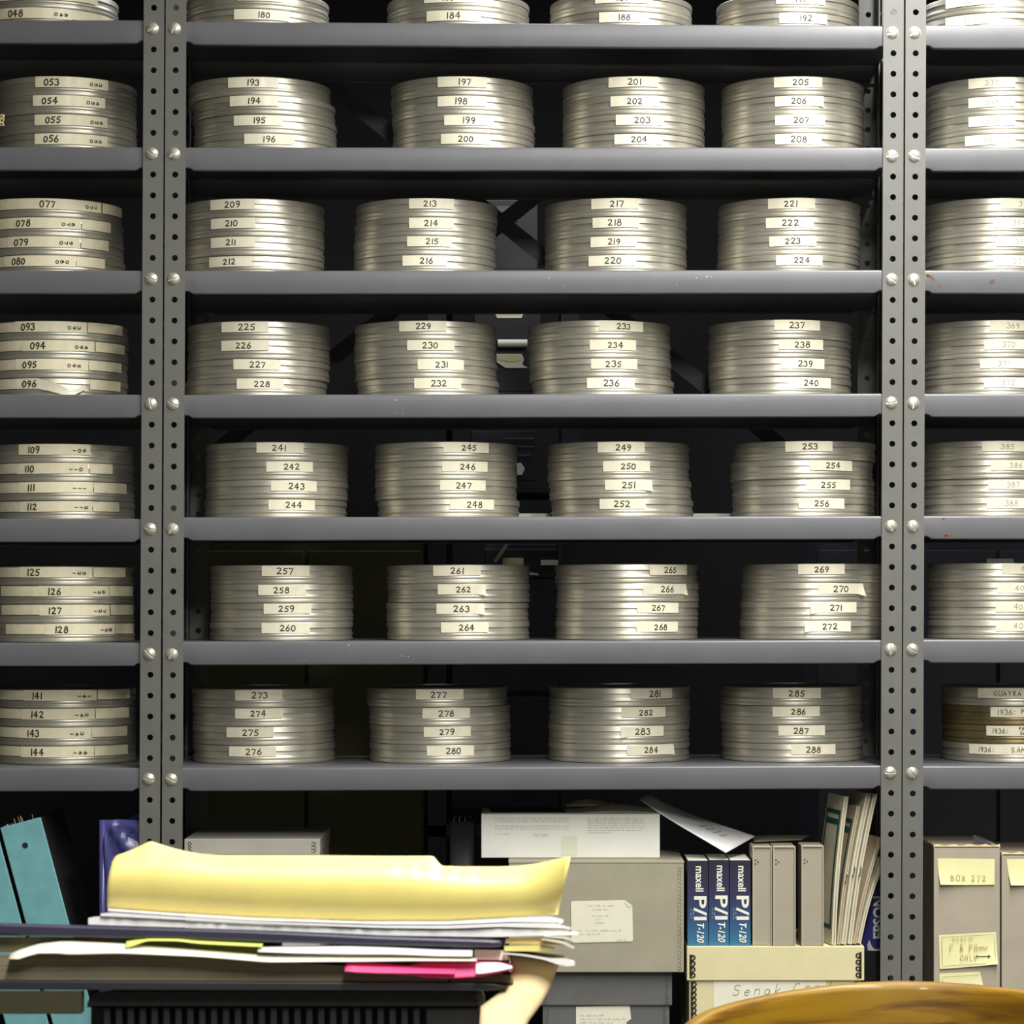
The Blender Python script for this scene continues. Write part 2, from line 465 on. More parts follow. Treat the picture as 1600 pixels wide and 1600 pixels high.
unit = {}
for bay, lab in (('L', 'grey steel shelving bay cut off by the left edge, holding cans 053 to 144'),
                 ('M', 'wide grey steel shelving bay in the middle with four can stacks per shelf'),
                 ('R', 'grey steel shelving bay cut off by the right edge, one can stack per shelf')):
    xm = sum(SPAN[bay])/2
    p = W(xm, FLOOR_PY)
    u = thing('shelving_unit', lab, 'shelving', (0, 0, 0), 'steel shelving bays')
    unit[bay] = u
    for k, (ya, yb) in enumerate(SHELF_Y[bay]):
        dx = -5.0*k/7.0
        ym = (ya+yb)/2
        def edge(key, right):
            a, c = POSTS[key][:2]
            return a + (c-a)*ym/1300.0 + (31.6 if right else 1.2)
        e0, e1 = {'L': ('E','A'), 'M': ('B','C'), 'R': ('D','F')}[bay]
        sh = rz_shelf(edge(e0, False), ya, edge(e1, True), yb, u)
        if bay == 'R' and k in (2, 4):
            sh['label'] = 'grey shelf with brown rust spots near the post'
            rb = MB()
            spots = [(1453,432,5,3),(1458,436,4,2.5),(1468,446,3,2),(1550,440,4.5,4),(1449,430,3,2)] if k == 2 else [(1474,811,2.5,2),(1484,838,10,2.2),(1477,836,5,2)]
            for sx, sy, rw, rh in spots:
                c = W(sx, sy); n = 12
                ring = [(c.x + rw*S*math.cos(6.283*j/n)*random.uniform(.7,1.15), 0.85*S, c.z + rh*S*math.sin(6.283*j/n)*random.uniform(.7,1.15)) for j in range(n)]
                rb.add(ring, [tuple(range(n))])
            part('rust_spot', rb, M['rust'], sh)
        if bay == 'M' and k in (2, 3, 5):
            rb = MB()
            sp = {2: [(858,434,1.5),(1088,434,1.6),(1105,432,2),(1112,433,1.4),(882,447,1),(1058,444,1)], 3: [(618,625,1.8),(617,645,1),(630,646,1)], 5: [(545,1008,1.6),(628,1025,1.2),(638,1026,1.2),(477,1031,.9),(548,1021,.8)]}[k]
            for sx, sy, rr in sp:
                c = W(sx, sy); n = 7
                rr *= .72; rb.add([(c.x + rr*S*math.cos(6.283*j/n)*random.uniform(.7,1.5), 0.85*S, c.z + rr*S*math.sin(6.283*j/n)) for j in range(n)], [tuple(range(n))])
            part('paint_chip', rb, M['chip'], sh)
post('A', unit['L']); post('A', unit['L'], True)
post('B', unit['M']); post('B', unit['M'], True)
post('C', unit['M']); post('C', unit['M'], True)
post('D', unit['R']); post('D', unit['R'], True)
post('E', unit['L']); post('E', unit['L'], True)
post('F', unit['R']); post('F', unit['R'], True)
# cross braces behind the middle bay
for (xa, ya, xb, yb, off) in ((330, -16, 1326, 781, 8), (330, 711, 1326, -86, 12)):
    b = MB()
    a, c = W(xa, ya, BACKD), W(xb, yb, BACKD)
    dv = (c-a).normalized(); nv = Vector((-dv.z, 0, dv.x))*13*S
    y0 = BACKD*S + THK + off*S*0.2
    q = [a+nv, a-nv, c-nv, c+nv]
    b.add([(p.x, y0, p.z) for p in q] + [(p.x, y0+0.002, p.z) for p in q], [(0,1,2,3),(7,6,5,4),(0,4,5,1),(1,5,6,2),(2,6,7,3),(3,7,4,0)])
    part('cross_brace', b, M['brace'], unit['M'])

for bay, u in unit.items():
    off = Vector(((SPAN[bay][0]+SPAN[bay][1])/2*S - 800*S, BACKD*S/2, 0))
    u.location = off
    for ch in u.children: ch.location = ch.location - off

def shelf_z(bay, row, px_plane):
    ya, yb = SHELF_Y[bay][row]; x0, x1 = SPAN[bay]
    return ya + (yb-ya)*(px_plane-x0)/(x1-x0)

# ------------------------------------------------------------------ handwriting
def arc(cx, cy, rx, ry, a0, a1, n=10):
    return [(cx + rx*math.cos(math.radians(a0+(a1-a0)*k/n)), cy + ry*math.sin(math.radians(a0+(a1-a0)*k/n))) for k in range(n+1)]
GL = {
 '0': [arc(.3,.45,.27,.45,100,460,16)], '1': [[(.3,.95),(.3,.0)]],
 '2': [arc(.28,.72,.25,.23,160,-20,8)+[(.3,.3),(.02,.05),(.62,.05)]],
 '3': [arc(.26,.73,.24,.22,150,-80,8)+arc(.26,.26,.30,.25,80,-150,9)],
 '4': [[(.44,1.0),(.0,.34),(.66,.36)],[(.46,.98),(.44,.0)]],
 '5': [[(.58,.92),(.15,.9),(.1,.55)]+arc(.27,.3,.27,.27,110,-140,9)],
 '6': [[(.42,.98),(.16,.6)]+arc(.3,.27,.25,.26,170,500,14)],
 '7': [[(.02,.9),(.58,.9),(.25,.0)]],
 '8': [arc(.3,.75,.19,.2,-90,270,12)+arc(.3,.27,.26,.27,90,450,14)],
 '9': [arc(.28,.70,.23,.25,10,370,14)+[(.49,.45),(.40,.15),(.22,.0)]],
 'A': [[(0,0),(.32,1),(.62,0)],[(.12,.36),(.52,.36)]], 'B': [[(.05,0),(.05,.98)],[(.05,.98)]+arc(.1,.75,.38,.23,90,-90,8)+arc(.1,.26,.46,.26,90,-90,8)+[(.05,0)]],
 'C': [arc(.34,.5,.32,.48,50,310,12)], 'E': [[(.55,.95),(.05,.95),(.05,.0),(.58,.0)],[(.05,.5),(.45,.5)]],
 'F': [[(.05,0),(.05,.95),(.58,.95)],[(.05,.5),(.45,.5)]], 'G': [arc(.36,.5,.34,.48,50,330,12)+[(.66,.45),(.4,.45)]],
 'I': [[(.25,1),(.25,0)]], 'L': [[(.08,1),(.08,0),(.55,0)]], 'M': [[(0,0),(.1,1),(.35,.3),(.6,1),(.7,0)]],
 'N': [[(.05,0),(.05,1),(.55,0),(.55,1)]], 'O': [arc(.33,.5,.32,.48,90,450,14)], 'P': [[(.08,0),(.08,.95)]+arc(.1,.7,.42,.25,90,-90,8)],
 'R': [[(.08,0),(.08,.95)]+arc(.1,.72,.4,.23,90,-90,8)+[(.6,0)]], 'S': [arc(.32,.74,.26,.23,30,250,9)+arc(.3,.26,.28,.26,70,-150,9)],
 'T': [[(0,.95),(.62,.95)],[(.3,.95),(.3,0)]], 'U': [[(.05,1)]+arc(.32,.3,.27,.3,180,360,9)+[(.59,1)]],
 'X': [[(0,0),(.58,1)],[(0,1),(.58,0)]], 'Y': [[(0,1),(.3,.5),(.3,0)],[(.3,.5),(.62,1)]],
 ':': [[(.2,.62),(.24,.7)],[(.2,.15),(.24,.23)]], '.': [[(.1,.0),(.16,.06)]], '-': [[(.05,.45),(.5,.45)]],
 '&': [[(.55,.0),(.15,.7)]+arc(.3,.8,.16,.17,190,-10,8)+[(.1,.3),(.2,.0),(.55,.35)]], ' ': [],
 'a': [arc(.27,.28,.25,.28,60,400,12)+[(.53,.0)]], 'd': [arc(.27,.28,.25,.28,60,400,12)+[(.55,1.0),(.53,.0)]],
 'e': [[(.05,.3),(.5,.34)]+arc(.27,.28,.24,.28,20,320,10)], 'k': [[(.05,1),(.05,0)],[(.45,.55),(.08,.25),(.5,0)]],
 'n': [[(.05,.55),(.05,0)],[(.05,.35)]+arc(.28,.35,.22,.2,150,0,6)+[(.5,0)]], 'r': [[(.05,.55),(.05,0)],[(.05,.35),(.25,.55),(.42,.5)]],
 's': [arc(.25,.42,.2,.14,30,250,7)+arc(.25,.14,.2,.14,70,-150,7)],
 '>': [[(0,.45),(1.5,.45)],[(0,.3),(0,.6)],[(1.25,.65),(1.5,.45),(1.25,.25)]],
}
def write(text, h, wide=1.0, gap=0.26, slant=0.06, jit=0.03, turned=False):
    """Strokes of a line of handwriting in (u, v); returns strokes and total width."""
    out, u = [], 0.0
    for ch in text:
        g = GL.get(ch, [])
        if turned:
            gg = [[(y, .6-x) for x, y in st] for st in g]
            sc = h*0.72
            gg = [[(x*sc*0.75, y*sc*1.3 + h*0.05) for x, y in st] for st in gg]
            mw = max([x for st in gg for x, y in st], default=.4*sc)
            dv = random.uniform(-jit, jit)*h
            out += [[(u+x, y+dv) for x, y in st] for st in gg]
            u += mw + h*0.36
            continue
        jx, jy, js = random.uniform(-jit, jit), random.uniform(-jit, jit), random.uniform(.94, 1.06)
        mw = max([x for st in g for x, y in st], default=.3)
        if ch == '1': mw = .34
        off = -.15 if ch == '1' else 0
        for st in g:
            out.append([(u + ((x+off)*wide*js + jx + slant*y)*h, (y*js + jy)*h) for x, y in st])
        u += (mw*wide + gap)*h + (off*h)
    return out, max(0.0, u - gap*h)

def ribbons(mb, strokes, P, w):
    """Ink strokes as ribbons of width w on the surface P(u, v)."""
    for st in strokes:
        pts = []
        for a, c in zip(st, st[1:]):
            n = 2 if math.hypot(c[0]-a[0], c[1]-a[1]) > w*2 else 1
            pts += [(a[0]+(c[0]-a[0])*k/n, a[1]+(c[1]-a[1])*k/n) for k in range(n)]
        pts.append(st[-1])
        rows = []
        for i, p in enumerate(pts):
            q, r = pts[max(i-1,0)], pts[min(i+1,len(pts)-1)]
            tx, ty = r[0]-q[0], r[1]-q[1]
            l = math.hypot(tx, ty) or 1
            nx, ny = -ty/l*w/2, tx/l*w/2
            ex = (-tx/l*w*.35, -ty/l*w*.35) if i == 0 else ((tx/l*w*.35, ty/l*w*.35) if i == len(pts)-1 else (0,0))
            rows.append([P(p[0]+nx+ex[0], p[1]+ny+ex[1]), P(p[0]-nx+ex[0], p[1]-ny+ex[1])])
        mb.grid(rows)

# ------------------------------------------------------------------ film cans
R, CH = 115.0, 29.95
def can_meshes():
    prof_b = [(0.01,.6),(R-8,.6),(R-5,0),(R-2,0),(R-.5,.7),(R+.1,2.2),(R-.1,4.4),(R-1.4,5.6),(R-1.5,6.4),(R-.7,7.3),(R+.05,8.8),(R+.15,10.0),(R-.2,11.4),(R-1.2,12.6),(R-1.4,14),(R-1.4,21.5)]
    prof_l = [(R-1.2,20.4),(R+.1,20.3),(R+.5,20.9),(R+.4,21.8),(R+.1,22.6),(R+.05,27.9),(R-.3,28.9),(R-1.1,29.6),(R-2.4,29.75),(R-4,29.5),(R-6,28.4),(R-30,28.4),(R-33,29.2),(0.01,29.2)]
    res = []
    for nm, pr, m in (('base', prof_b, 'can_base'), ('lid', prof_l, 'can')):
        mb = MB(); mb.lathe([(r*S, z*S) for r, z in pr], 112)
        res.append(mb.mesh('can_'+nm, M[m], 35))
        res.append(None)
    return res[0], res[2]
CAN_B, CAN_L = can_meshes()
CAN_B2 = CAN_B.copy(); CAN_B2.materials[0] = M['can_brown']
CAN_L2 = CAN_L.copy(); CAN_L2.materials[0] = M['can_brown']

def on_can(phi, rr):
    def P(t, z, out=0.0):
        return ((rr+out)*S*math.sin(t), -(rr+out)*S*math.cos(t), z*S)
    return P

def tape_strip(parent, t0, t1, z0, z1, m, name='tape_label', tilt=0.0, peel=None, r=R+.75):
    n = max(6, int((t1-t0)/0.05))
    rows = []
    P = on_can(0, r)
    for i in range(n+1):
        a = i/n; t = t0+(t1-t0)*a
        dz = tilt*(a-.5)
        out = 0; dd = 0
        if peel:
            side, amt = peel
            e = (a-.78)/.22 if side == 'R' else (.22-a)/.22
            if e > 0: out, dd = amt*e*e, -amt*.45*e*e
        rows.append([P(t, z0+dz+dd, out), P(t, (z0+z1)/2+dz+dd*.6, out*.5), P(t, z1+dz, out*.15)])
    b = MB(); b.grid(rows)
    return part(name, b, m, parent, smooth=60)

def ink_on_can(parent, text, tc, zc, h, w, m, wide=1.0, turned=False, name='handwritten_number', r=R+.95):
    st, width = write(text, h, wide, turned=turned)
    rr = r
    P0 = on_can(0, rr)
    b = MB()
    P = lambda u, v: P0(tc + (u - width/2)/R, zc - h/2 + v)
    ribbons(b, st, P, w)
    return part(name, b, m, parent)

ORD4 = ['topmost', 'second from top', 'third from top', 'lowest']
INSET = [46, 46, 46, 44, 42, 34, 74]

def make_can(bay, row, k, n_in, cx, text, labels, z_extra=0.0, tarn=False, seed=0):
    inset = INSET[row]
    dc = inset + R
    q = W(cx, 0, dc)
    plane_px = 800 + q.x/S
    ya, yb = SHELF_Y[bay][row]; x0, x1 = SPAN[bay]
    zpx = ya + (yb-ya)*(plane_px-x0)/(x1-x0)
    tilt = math.atan2((yb-ya), (x1-x0))
    z = CAMZ + (HY - zpx)*S + 0.0004 + (n_in-1-k)*CH*S
    lab = text['label']
    t = thing('film_can', lab, 'film can', (q.x, q.y + random.uniform(-2.0, 2.0)*S, z), 'film cans on the shelves', (0, tilt, 0))
    l1 = link('base', CAN_B2 if tarn else CAN_B, t); l2 = link('lid', CAN_L2 if tarn else CAN_L, t)
    a = random.uniform(0, 6.28)
    l1.rotation_euler.z = a; l2.rotation_euler.z = a+1
    phi = math.atan2(HX - cx, DIST)
    Rapp = R*DIST/(DIST+dc)
    def ang(x): return math.asin(max(-.985, min(.985, (x-cx)/Rapp))) + phi
    return t, ang

def tidy(n): return n
PEELS = {'270': ('R', 9), '271': ('L', 4), '272': ('L', 3), '262': ('R', 4), '263': ('R', 4), '251': ('R', 3), '266': ('R', 5), '284': ('R', 3), '206': ('R', 2), '283': ('L', 5)}

MID = {
 0: [([403,403],[('179',372,441),('180',367,451)]), ([716,716],[('183',664,745),('184',668,750)]), ([970,970],[('187',931,1015),('188',937,1012)]), ([1230,1230],[('191',1213,1287),('192',1218,1290)])],
 1: [([406,413,415,415],[('193',358,434),('194',361,434),('195',367,441),('196',383,459)]), ([722,723,725,724],[('197',685,760),('198',685,760),('199',695,770),('200',690,765)]),
     ([990]*4,[('201',952,1028),('202',955,1029),('203',963,1036),('204',961,1034)]), ([1238,1238,1239,1239],[('205',1210,1283),('206',1212,1285),('207',1212,1287),('208',1212,1282)])],
 2: [([396,396,396,395],[('209',331,397),('210',332,399),('211',332,399),('212',329,394)]), ([667,665,664,664],[('213',640,708),('214',640,708),('215',637,705),('216',630,698)]),
     ([962]*4,[('217',925,997),('218',927,998),('219',924,994),('220',921,993)]), ([1233,1233,1232,1231],[('221',1201,1272),('222',1198,1270),('223',1203,1274),('224',1213,1283)])],
 3: [([405,405,404,400],[('225',348,419),('226',348,420),('227',366,437),('228',371,442)]), ([665,664,666,669],[('229',625,697),('230',637,709),('231',653,723),('232',648,719)]),
     ([936,937,938,942],[('233',936,1003),('234',922,992),('235',924,994),('236',918,990)]), ([1219,1218,1218,1219],[('237',1210,1279),('238',1217,1284),('239',1220,1286),('240',1232,1296)])],
 4: [([433,433,433,431],[('241',402,473),('242',417,487),('243',424,493),('244',420,490)]), ([697,697,697,701],[('245',693,762),('246',691,760),('247',688,757),('248',703,770)]),
     ([966,966,969,972],[('249',935,1006),('250',943,1014),('251',946,1017),('252',938,1008)]), ([1256,1252,1255,1255],[('253',1228,1299),('254',1265,1329),('255',1260,1326),('256',1248,1317)])],
 5: [([440,441,441,440],[('257',410,482),('258',405,477),('259',413,485),('260',410,483)]), ([716,717,715,716],[('261',678,750),('262',685,757),('263',683,755),('264',690,762)]),
     ([978,981,980,979],[('265',1014,1071),('266',1004,1069),('267',995,1058),('268',994,1057)]), ([1271,1270,1268,1267],[('269',1248,1318),('270',1278,1345),('271',1267,1336),('272',1258,1327)])],
 6: [([411,412,412,413],[('273',369,440),('274',369,441),('275',356,427),('276',360,431)]), ([683,687,688,688],[('277',651,723),('278',661,733),('279',663,734),('280',668,739)]),
     ([968,968,967,967],[('281',985,1048),('282',971,1038),('283',970,1035),('284',979,1050)]), ([1236,1235,1237,1238],[('285',1209,1281),('286',1208,1279),('287',1217,1287),('288',1236,1303)])],
}
for row, stacks in MID.items():
    for cs, labs in stacks:
        n = len(labs)
        for k, (num, x0, x1) in enumerate(labs):
            pos = ORD4[4-n+k] if n == 4 else ['next to lowest', 'lowest'][k]
            t, ang = make_can('M', row, k, n, cs[k], {'label': f'round silver film can with cream tape marked {num}, {pos} in its stack'}, None)
            a0, a1 = ang(x0), ang(x1)
            z0 = 12.6 + random.uniform(-.5,.5); z1 = z0 + 16.2
            tl = tape_strip(t, a0, a1, z0, z1, M['tape'], tilt=random.uniform(-.7,.7), peel=PEELS.get(num))
            ink_on_can(tl, num, (a0+a1)/2 + random.uniform(-.03,.03), (z0+z1)/2-.2, random.uniform(8.8,9.8), 1.7, M['ink'], 1.15)

LEFT = {  # centre, number label, number text centre, tail centre, blank left strip, blank right strip
 0: [(73,'047',(2,112),30,90,None,(112,150)),(72,'048',(2,110),26,95,None,(110,165))],
 1: [(102,'053',(57,166),81,148,None,None),(102,'054',(54,162),79,144,None,None),(102,'055',(56,165),83,149,None,None),(102,'056',(56,165),80,148,None,None)],
 2: [(79,'077',(1,155),74,140,None,(157,188)),(81,'078',(-4,124),38,106,None,(126,170)),(82,'079',(15,123),35,103,(-24,15),(125,167)),(84,'080',(10,117),31,97,(-20,10),(118,161))],
 3: [(89,'093',(26,133),45,115,(-14,26),(135,188)),(89,'094',(37,145),60,126,(-14,37),(147,192)),(88,'095',(28,136),48,115,(-14,28),(137,187)),(88,'096',(29,92),47,None,(-14,29),(138,185))],
 4: [(97,'109',(32,139),54,123,None,None),(99,'110',(29,136),48,118,(-8,29),(138,173)),(99,'111',(33,143),51,124,(-6,33),(145,195)),(99,'112',(33,142),52,126,(-6,33),(143,183))],
 5: [(97,'125',(34,142),54,123,(-8,34),(144,193)),(98,'126',(62,168),85,153,(5,62),(169,205)),(98,'127',(63,168),86,154,(6,63),(170,206)),(99,'128',(73,177),96,164,(13,73),(178,206))],
 6: [(102,'141',(40,149),60,131,(-5,40),(151,200)),(102,'142',(37,146),60,127,(-5,37),(148,199)),(102,'143',(32,141),54,120,(-5,32),(142,196)),(102,'144',(36,145),60,125,(-5,36),(146,197))],
}
for row, cans in LEFT.items():
    n = len(cans)
    for k, (cx, num, lb, nx, tx, bl, br) in enumerate(cans):
        pos = ORD4[k] if n == 4 else ['next to lowest', 'lowest'][k]
        t, ang = make_can('L', row, k, n, cx, {'label': f'round metal film can with long yellowed tape marked {num}, {pos} in its stack'}, None)
        z0 = 12.2; z1 = 29.0
        if num == '096':
            rows = []
            P = on_can(0, R+.75)
            for x, dy, out, hw in ((29,0,0,8.3),(45,0,.1,8.3),(59,0,.2,8.3),(74,3.5,4,8),(88,8,8,7.4),(100,13.5,11,6),(106,16.5,12,4.2),(113,14,11,3.6),(122,9.5,7,3.2),(131,6,3,2.4)):
                tt = ang(x)
                rows.append([P(tt, 20.6-dy-hw, out+1.5 if out > 3 else out), P(tt, 20.6-dy, out), P(tt, 20.6-dy+hw, out)])
            b = MB(); b.grid(rows)
            tl = part('tape_label', b, M['tape'], t, smooth=60, label='tape label peeling off and drooping over the shelf edge')
        else:
            tl = tape_strip(t, ang(lb[0]), ang(lb[1]), z0, z1, M['tape_old'], tilt=random.uniform(-.8,.8), r=R+1.0)
        ink_on_can(tl, num, ang(nx), 20.3, 10.2, 1.9, M['ink'], 1.0, r=R+1.5)
        if tx: ink_on_can(tl, num, ang(tx), 20.6, 9.0, 1.35, M['ink'], 1.0, turned=True, r=R+1.5)
        for bb in (bl, br):
            if bb:
                tape_strip(t, ang(bb[0]), ang(bb[1]), z0+random.uniform(.2,1.2), z1-random.uniform(0,.8), M['tape_old'], name='blank_tape', tilt=random.uniform(-.6,.6))

RIGHT = {
 0: [(1550,'323',1480,1556),(1550,'324',1480,1558)],
 1: [(1556,'337',1515,1585),(1556,'338',1515,1585),(1556,'339',1515,1585),(1556,'340',1510,1585)],
 2: [(1554,'353',1563,1630),(1554,'354',1552,1625),(1554,'355',1556,1628),(1554,'356',1553,1626)],
 3: [(1550,'369',1547,1612),(1550,'370',1538,1608),(1550,'371',1532,1600),(1550,'372',1538,1608)],
 4: [(1550,'385',1535,1608),(1550,'386',1548,1618),(1550,'387',1545,1615),(1550,'388',1542,1612)],
 5: [(1561,'401',1565,1632),(1561,'402',1558,1628),(1561,'403',1556,1626),(1561,'404',1556,1626)],
}
for row, cans in RIGHT.items():
    n = len(cans)
    for k, (cx, num, x0, x1) in enumerate(cans):
        pos = ORD4[k] if n == 4 else ['next to lowest', 'lowest'][k]
        t, ang = make_can('R', row, k, n, cx, {'label': f'bright silver film can with faint pencilled tape {num}, {pos} in its stack'}, None)
        a0, a1 = ang(x0), ang(x1)
        z0 = 12.6 + random.uniform(-.4,.4); z1 = z0+16
        tl = tape_strip(t, a0, a1, z0, z1, M['tape'], tilt=random.uniform(-.6,.6))
        ink_on_can(tl, num, (a0+a1)/2, (z0+z1)/2, 8.6, .9, M['pencil'], 1.1)
OLD = [(1581,[('GUAYRA',1574,8.6,0)],1530,1640,False,'silver film can with tape reading GUAYRA, topmost of the stack above the taupe boxes'),
       (1582,[('1936:',1572,8.6,0),('PE',1599,7,1)],1549,1640,True,'tarnished brown film can marked 1936 directly under the GUAYRA can'),
       (1583,[('1936:',1563,7.6,0),('PIN',1596,5,4),('SAN',1599,5,-3.5)],1543,1640,True,'tarnished brown film can marked 1936 with a small two-line note'),
       (1583,[('1936:',1542,8,0),('S.AM',1590,7.4,0)],1517,1640,False,'silver film can marked 1936 S. AM, lowest below the brown cans')]
for k, (cx, txt, x0, x1, tarn, lab) in enumerate(OLD):
    t, ang = make_can('R', 6, k, 4, cx, {'label': lab}, None, tarn=tarn)
    tl = tape_strip(t, ang(x0), ang(x1), 12.8, 28.6, M['tape'], r=R+.9)
    for s_, xx, h, dv in txt:
        ink_on_can(tl, s_, ang(xx), 20.6+dv, h, 1.05, M['ink'], 1.0, name='handwritten_title', r=R+1.2)

# ------------------------------------------------------------------ small things on the can shelves
def top_z(bay, row, cx, n=4):
    return None
# paper scrap lying on the stack that starts with 209
c = W(430, 0, 130)
zt = CAMZ + (HY - 422.8)*S + 0.0004 + 4*CH*S
b = MB(); b.box(-13*S, 13*S, -16*S, 16*S, 0, 0.9*S); b.box(-10*S, 16*S, -12*S, 14*S, 0.9*S, 1.8*S, Matrix.Rotation(.4, 4, 'Z'))
o = part('paper_scrap', b, M['brown']); o.location = (c.x, c.y, zt+0.0003)
tag(o, 'brown paper scrap lying on top of the can marked 209', 'paper scrap')
# twist of yellow twine hanging at the left edge
b = MB(); pts = []
for k in range(40):
    a = k/39*6.283*3
    pts.append((3*S*math.cos(a)*(1+.3*math.sin(a*.7)), 1.5*S*math.sin(2*a), (-9 + 18*k/39 + 4*math.sin(a))*S))
b.tube(pts, 1.0*S, 6)
o = part('twine_loop', b, M['manila_tan'], smooth=60); o.location = W(3, 188, 38)
tag(o, 'tangled yellow twine hanging beside the can marked 055', 'twine')

# ------------------------------------------------------------------ things on the lowest visible shelves
def sz(bay, px):
    ya, yb = SHELF_Y[bay][7]; x0, x1 = SPAN[bay]
    return CAMZ + (HY - (ya + (yb-ya)*(px-x0)/(x1-x0)))*S + 0.0004

def scribble(mb, lines, P, ch=2.2, seed=1):
    """Rows of small typed-looking marks: (u0, v, width) in pixels."""
    rg = random.Random(seed)
    for u0, v, w in lines:
        u = u0
        while u < u0 + w:
            wl = rg.randint(2, 8)
            for k in range(wl):
                hh = ch*rg.choice((.55, .6, .6, .95))
                ww = ch*.42
                if u > u0+w: break
                kind = rg.random()
                q = [(u, v), (u+ww*.35, v), (u+ww*.35, v+hh), (u, v+hh)]
                mb.add([P(*p) for p in q], [(0,1,2,3)])
                if kind < .6:
                    y = v + rg.choice((0, hh*.5, hh*.85))
                    q = [(u, y), (u+ww, y), (u+ww, y+ch*.14), (u, y+ch*.14)]
                    mb.add([P(*p) for p in q], [(0,1,2,3)])
                u += ww*1.6
            u += ch*.9

def front(origin_px, d, off=0.0):
    """Mapping from photo pixels to a vertical plane d pixels deep."""
    def P(px, py): 
        p = W(px, py, d); return (p.x, p.y - off, p.z)
    return P

def rel(parent, P):
    inv = parent.matrix_basis.inverted()
    return lambda *a: tuple(inv @ Vector(P(*a)))

def box_thing(name, label, cat, x0, x1, ytop, d, depth, m, zbot=None, ybot=None, bay='M', group=None, bev=0.0012, body='body'):
    """Upright box whose front face shows at photo x0..x1, top edge at ytop, d pixels deep."""
    a = W(x0, ytop, d); c = W(x1, ytop, d)
    z0 = zbot if zbot is not None else (W(x0, ybot, d).z if ybot is not None else sz(bay, x0))
    t = thing(name, label, cat, ((a.x+c.x)/2, d*S, z0), group)
    h = a.z - z0; w = (c.x - a.x)/2
    b = MB(); b.box(-w, w, 0, depth*S, 0, h)
    o = part(body, b, m, t); bevel(o, bev)
    return t, w, h, o

def text_mesh(s, size, shear=0.0, bold=0.0, narrow=1.0):
    cu = bpy.data.curves.new('t', 'FONT'); cu.body = s; cu.size = size; cu.shear = shear; cu.offset = bold
    cu.align_x = 'LEFT'; cu.align_y = 'BOTTOM_BASELINE'; cu.resolution_u = 3
    o = bpy.data.objects.new('t', cu); COL.objects.link(o)
    bpy.context.view_layer.update()
    me = bpy.data.meshes.new_from_object(o.evaluated_get(bpy.context.evaluated_depsgraph_get()))
    bpy.data.objects.remove(o)
    xs = [v.co.x for v in me.vertices]; x0, x1 = min(xs), max(xs)
    for v in me.vertices: v.co.x = (v.co.x - x0)*narrow
    return me, (x1-x0)*narrow

def place_text(name, s, parent, M4, length, height, m, shear=0.0, bold=0.0):
    """Text fitted into length x height and set by matrix M4 (text x, text up, out)."""
    me, L = text_mesh(s, 1.0, shear, bold)
    ys = [v.co.y for v in me.vertices]; y0, y1 = min(ys), max(ys)
    for v in me.vertices:
        v.co = M4 @ Vector((v.co.x/L*length, (v.co.y-y0)/(y1-y0)*height, 0))
    me.materials.clear(); me.materials.append(m); me.name = name
    return link(name, me, parent)

READ_DOWN = Matrix(((0,1,0,0),(0,0,1,0),(-1,0,0,0),(0,0,0,1)))
READ_UP = Matrix(((0,-1,0,0),(0,0,1,0),(1,0,0,0),(0,0,0,1)))

def staples(parent, x, z0, z1, n, r, m, side=1, y=-0.0006, name='corner_edge'):
    """Row of wire loops along a metal-edged corner."""
    b = MB()
    for k in range(n):
        zc = z0 + (z1-z0)*(k+.5)/n
        pts = [(x + side*r*(.15 + 1.0*math.cos(a)), y, zc + r*.8*math.sin(a)) for a in [math.radians(q) for q in range(-150, 151, 30)]]
        b.tube(pts, r*.28, 5)
    b.box(x - r*.9, x + r*.15, y-0.0002, y+0.0004, z0, z1) if side > 0 else b.box(x - r*.15, x + r*.9, y-0.0002, y+0.0004, z0, z1)
    return part(name, b, m, parent, smooth=50)

# --- pale archive box behind the left post pair
t, w, h, o = box_thing('archive_box', 'pale grey archive box with metal corner edges behind the yellow folder', 'box', 289, 499, 1312, 52, 205, M['pale_box'])
b = MB(); b.box(-w-.0012, w+.0012, -.0012, 205*S+.0012, h-24*S, h+.0012); l = part('lid', b, M['pale_box'], t); bevel(l, .0015)
staples(l, -w+9*S, h-20*S, h-3*S, 3, 3.0*S, M['metal_edge'], -1, y=-.0018)
staples(l, w-9*S, h-20*S, h-3*S, 3, 3.0*S, M['metal_edge'], 1, y=-.0018)

# --- black binder
t = thing('ring_binder', 'tall black ring binder standing behind the yellow folder', 'binder', W(722, 1655, 120) * 0 + Vector((W(722,1300,120).x, 120*S, sz('M', 722))))
hb = W(722, 1283, 120).z - sz('M', 722); wb = 19.5*S
b = MB()
n = 10
rows = []
for k in range(n+1):
    a = math.pi*k/n
    rows.append([(-wb*math.cos(a), -3*S*math.sin(a), 0), (-wb*math.cos(a), -3*S*math.sin(a), hb)])
b.grid(rows); sp = part('spine', b, M['blackcloth'], t, smooth=60); solid(sp, .002)
b = MB(); b.box(-wb, -wb+.0025, 0, 190*S, 0, hb); part('cover', b, M['blackcloth'], t)
b = MB(); b.box(wb-.0025, wb, 0, 190*S, 0, hb); part('cover', b, M['blackcloth'], t)
b = MB(); b.box(-wb+.004, wb-.004, 14*S, 185*S, .002, hb-22*S); part('pages', b, M['paperedge_shaded'], t)
b = MB()
for xx in (-14, -5, 5, 14):
    b.tube([(xx*S, 4*S, hb-4*S), (xx*S*.9, 6*S, hb+7*S), (xx*S*.6, 10*S, hb+4*S)], 1.0*S, 6)
part('ring_metal', b, M['steel'], t, smooth=50)

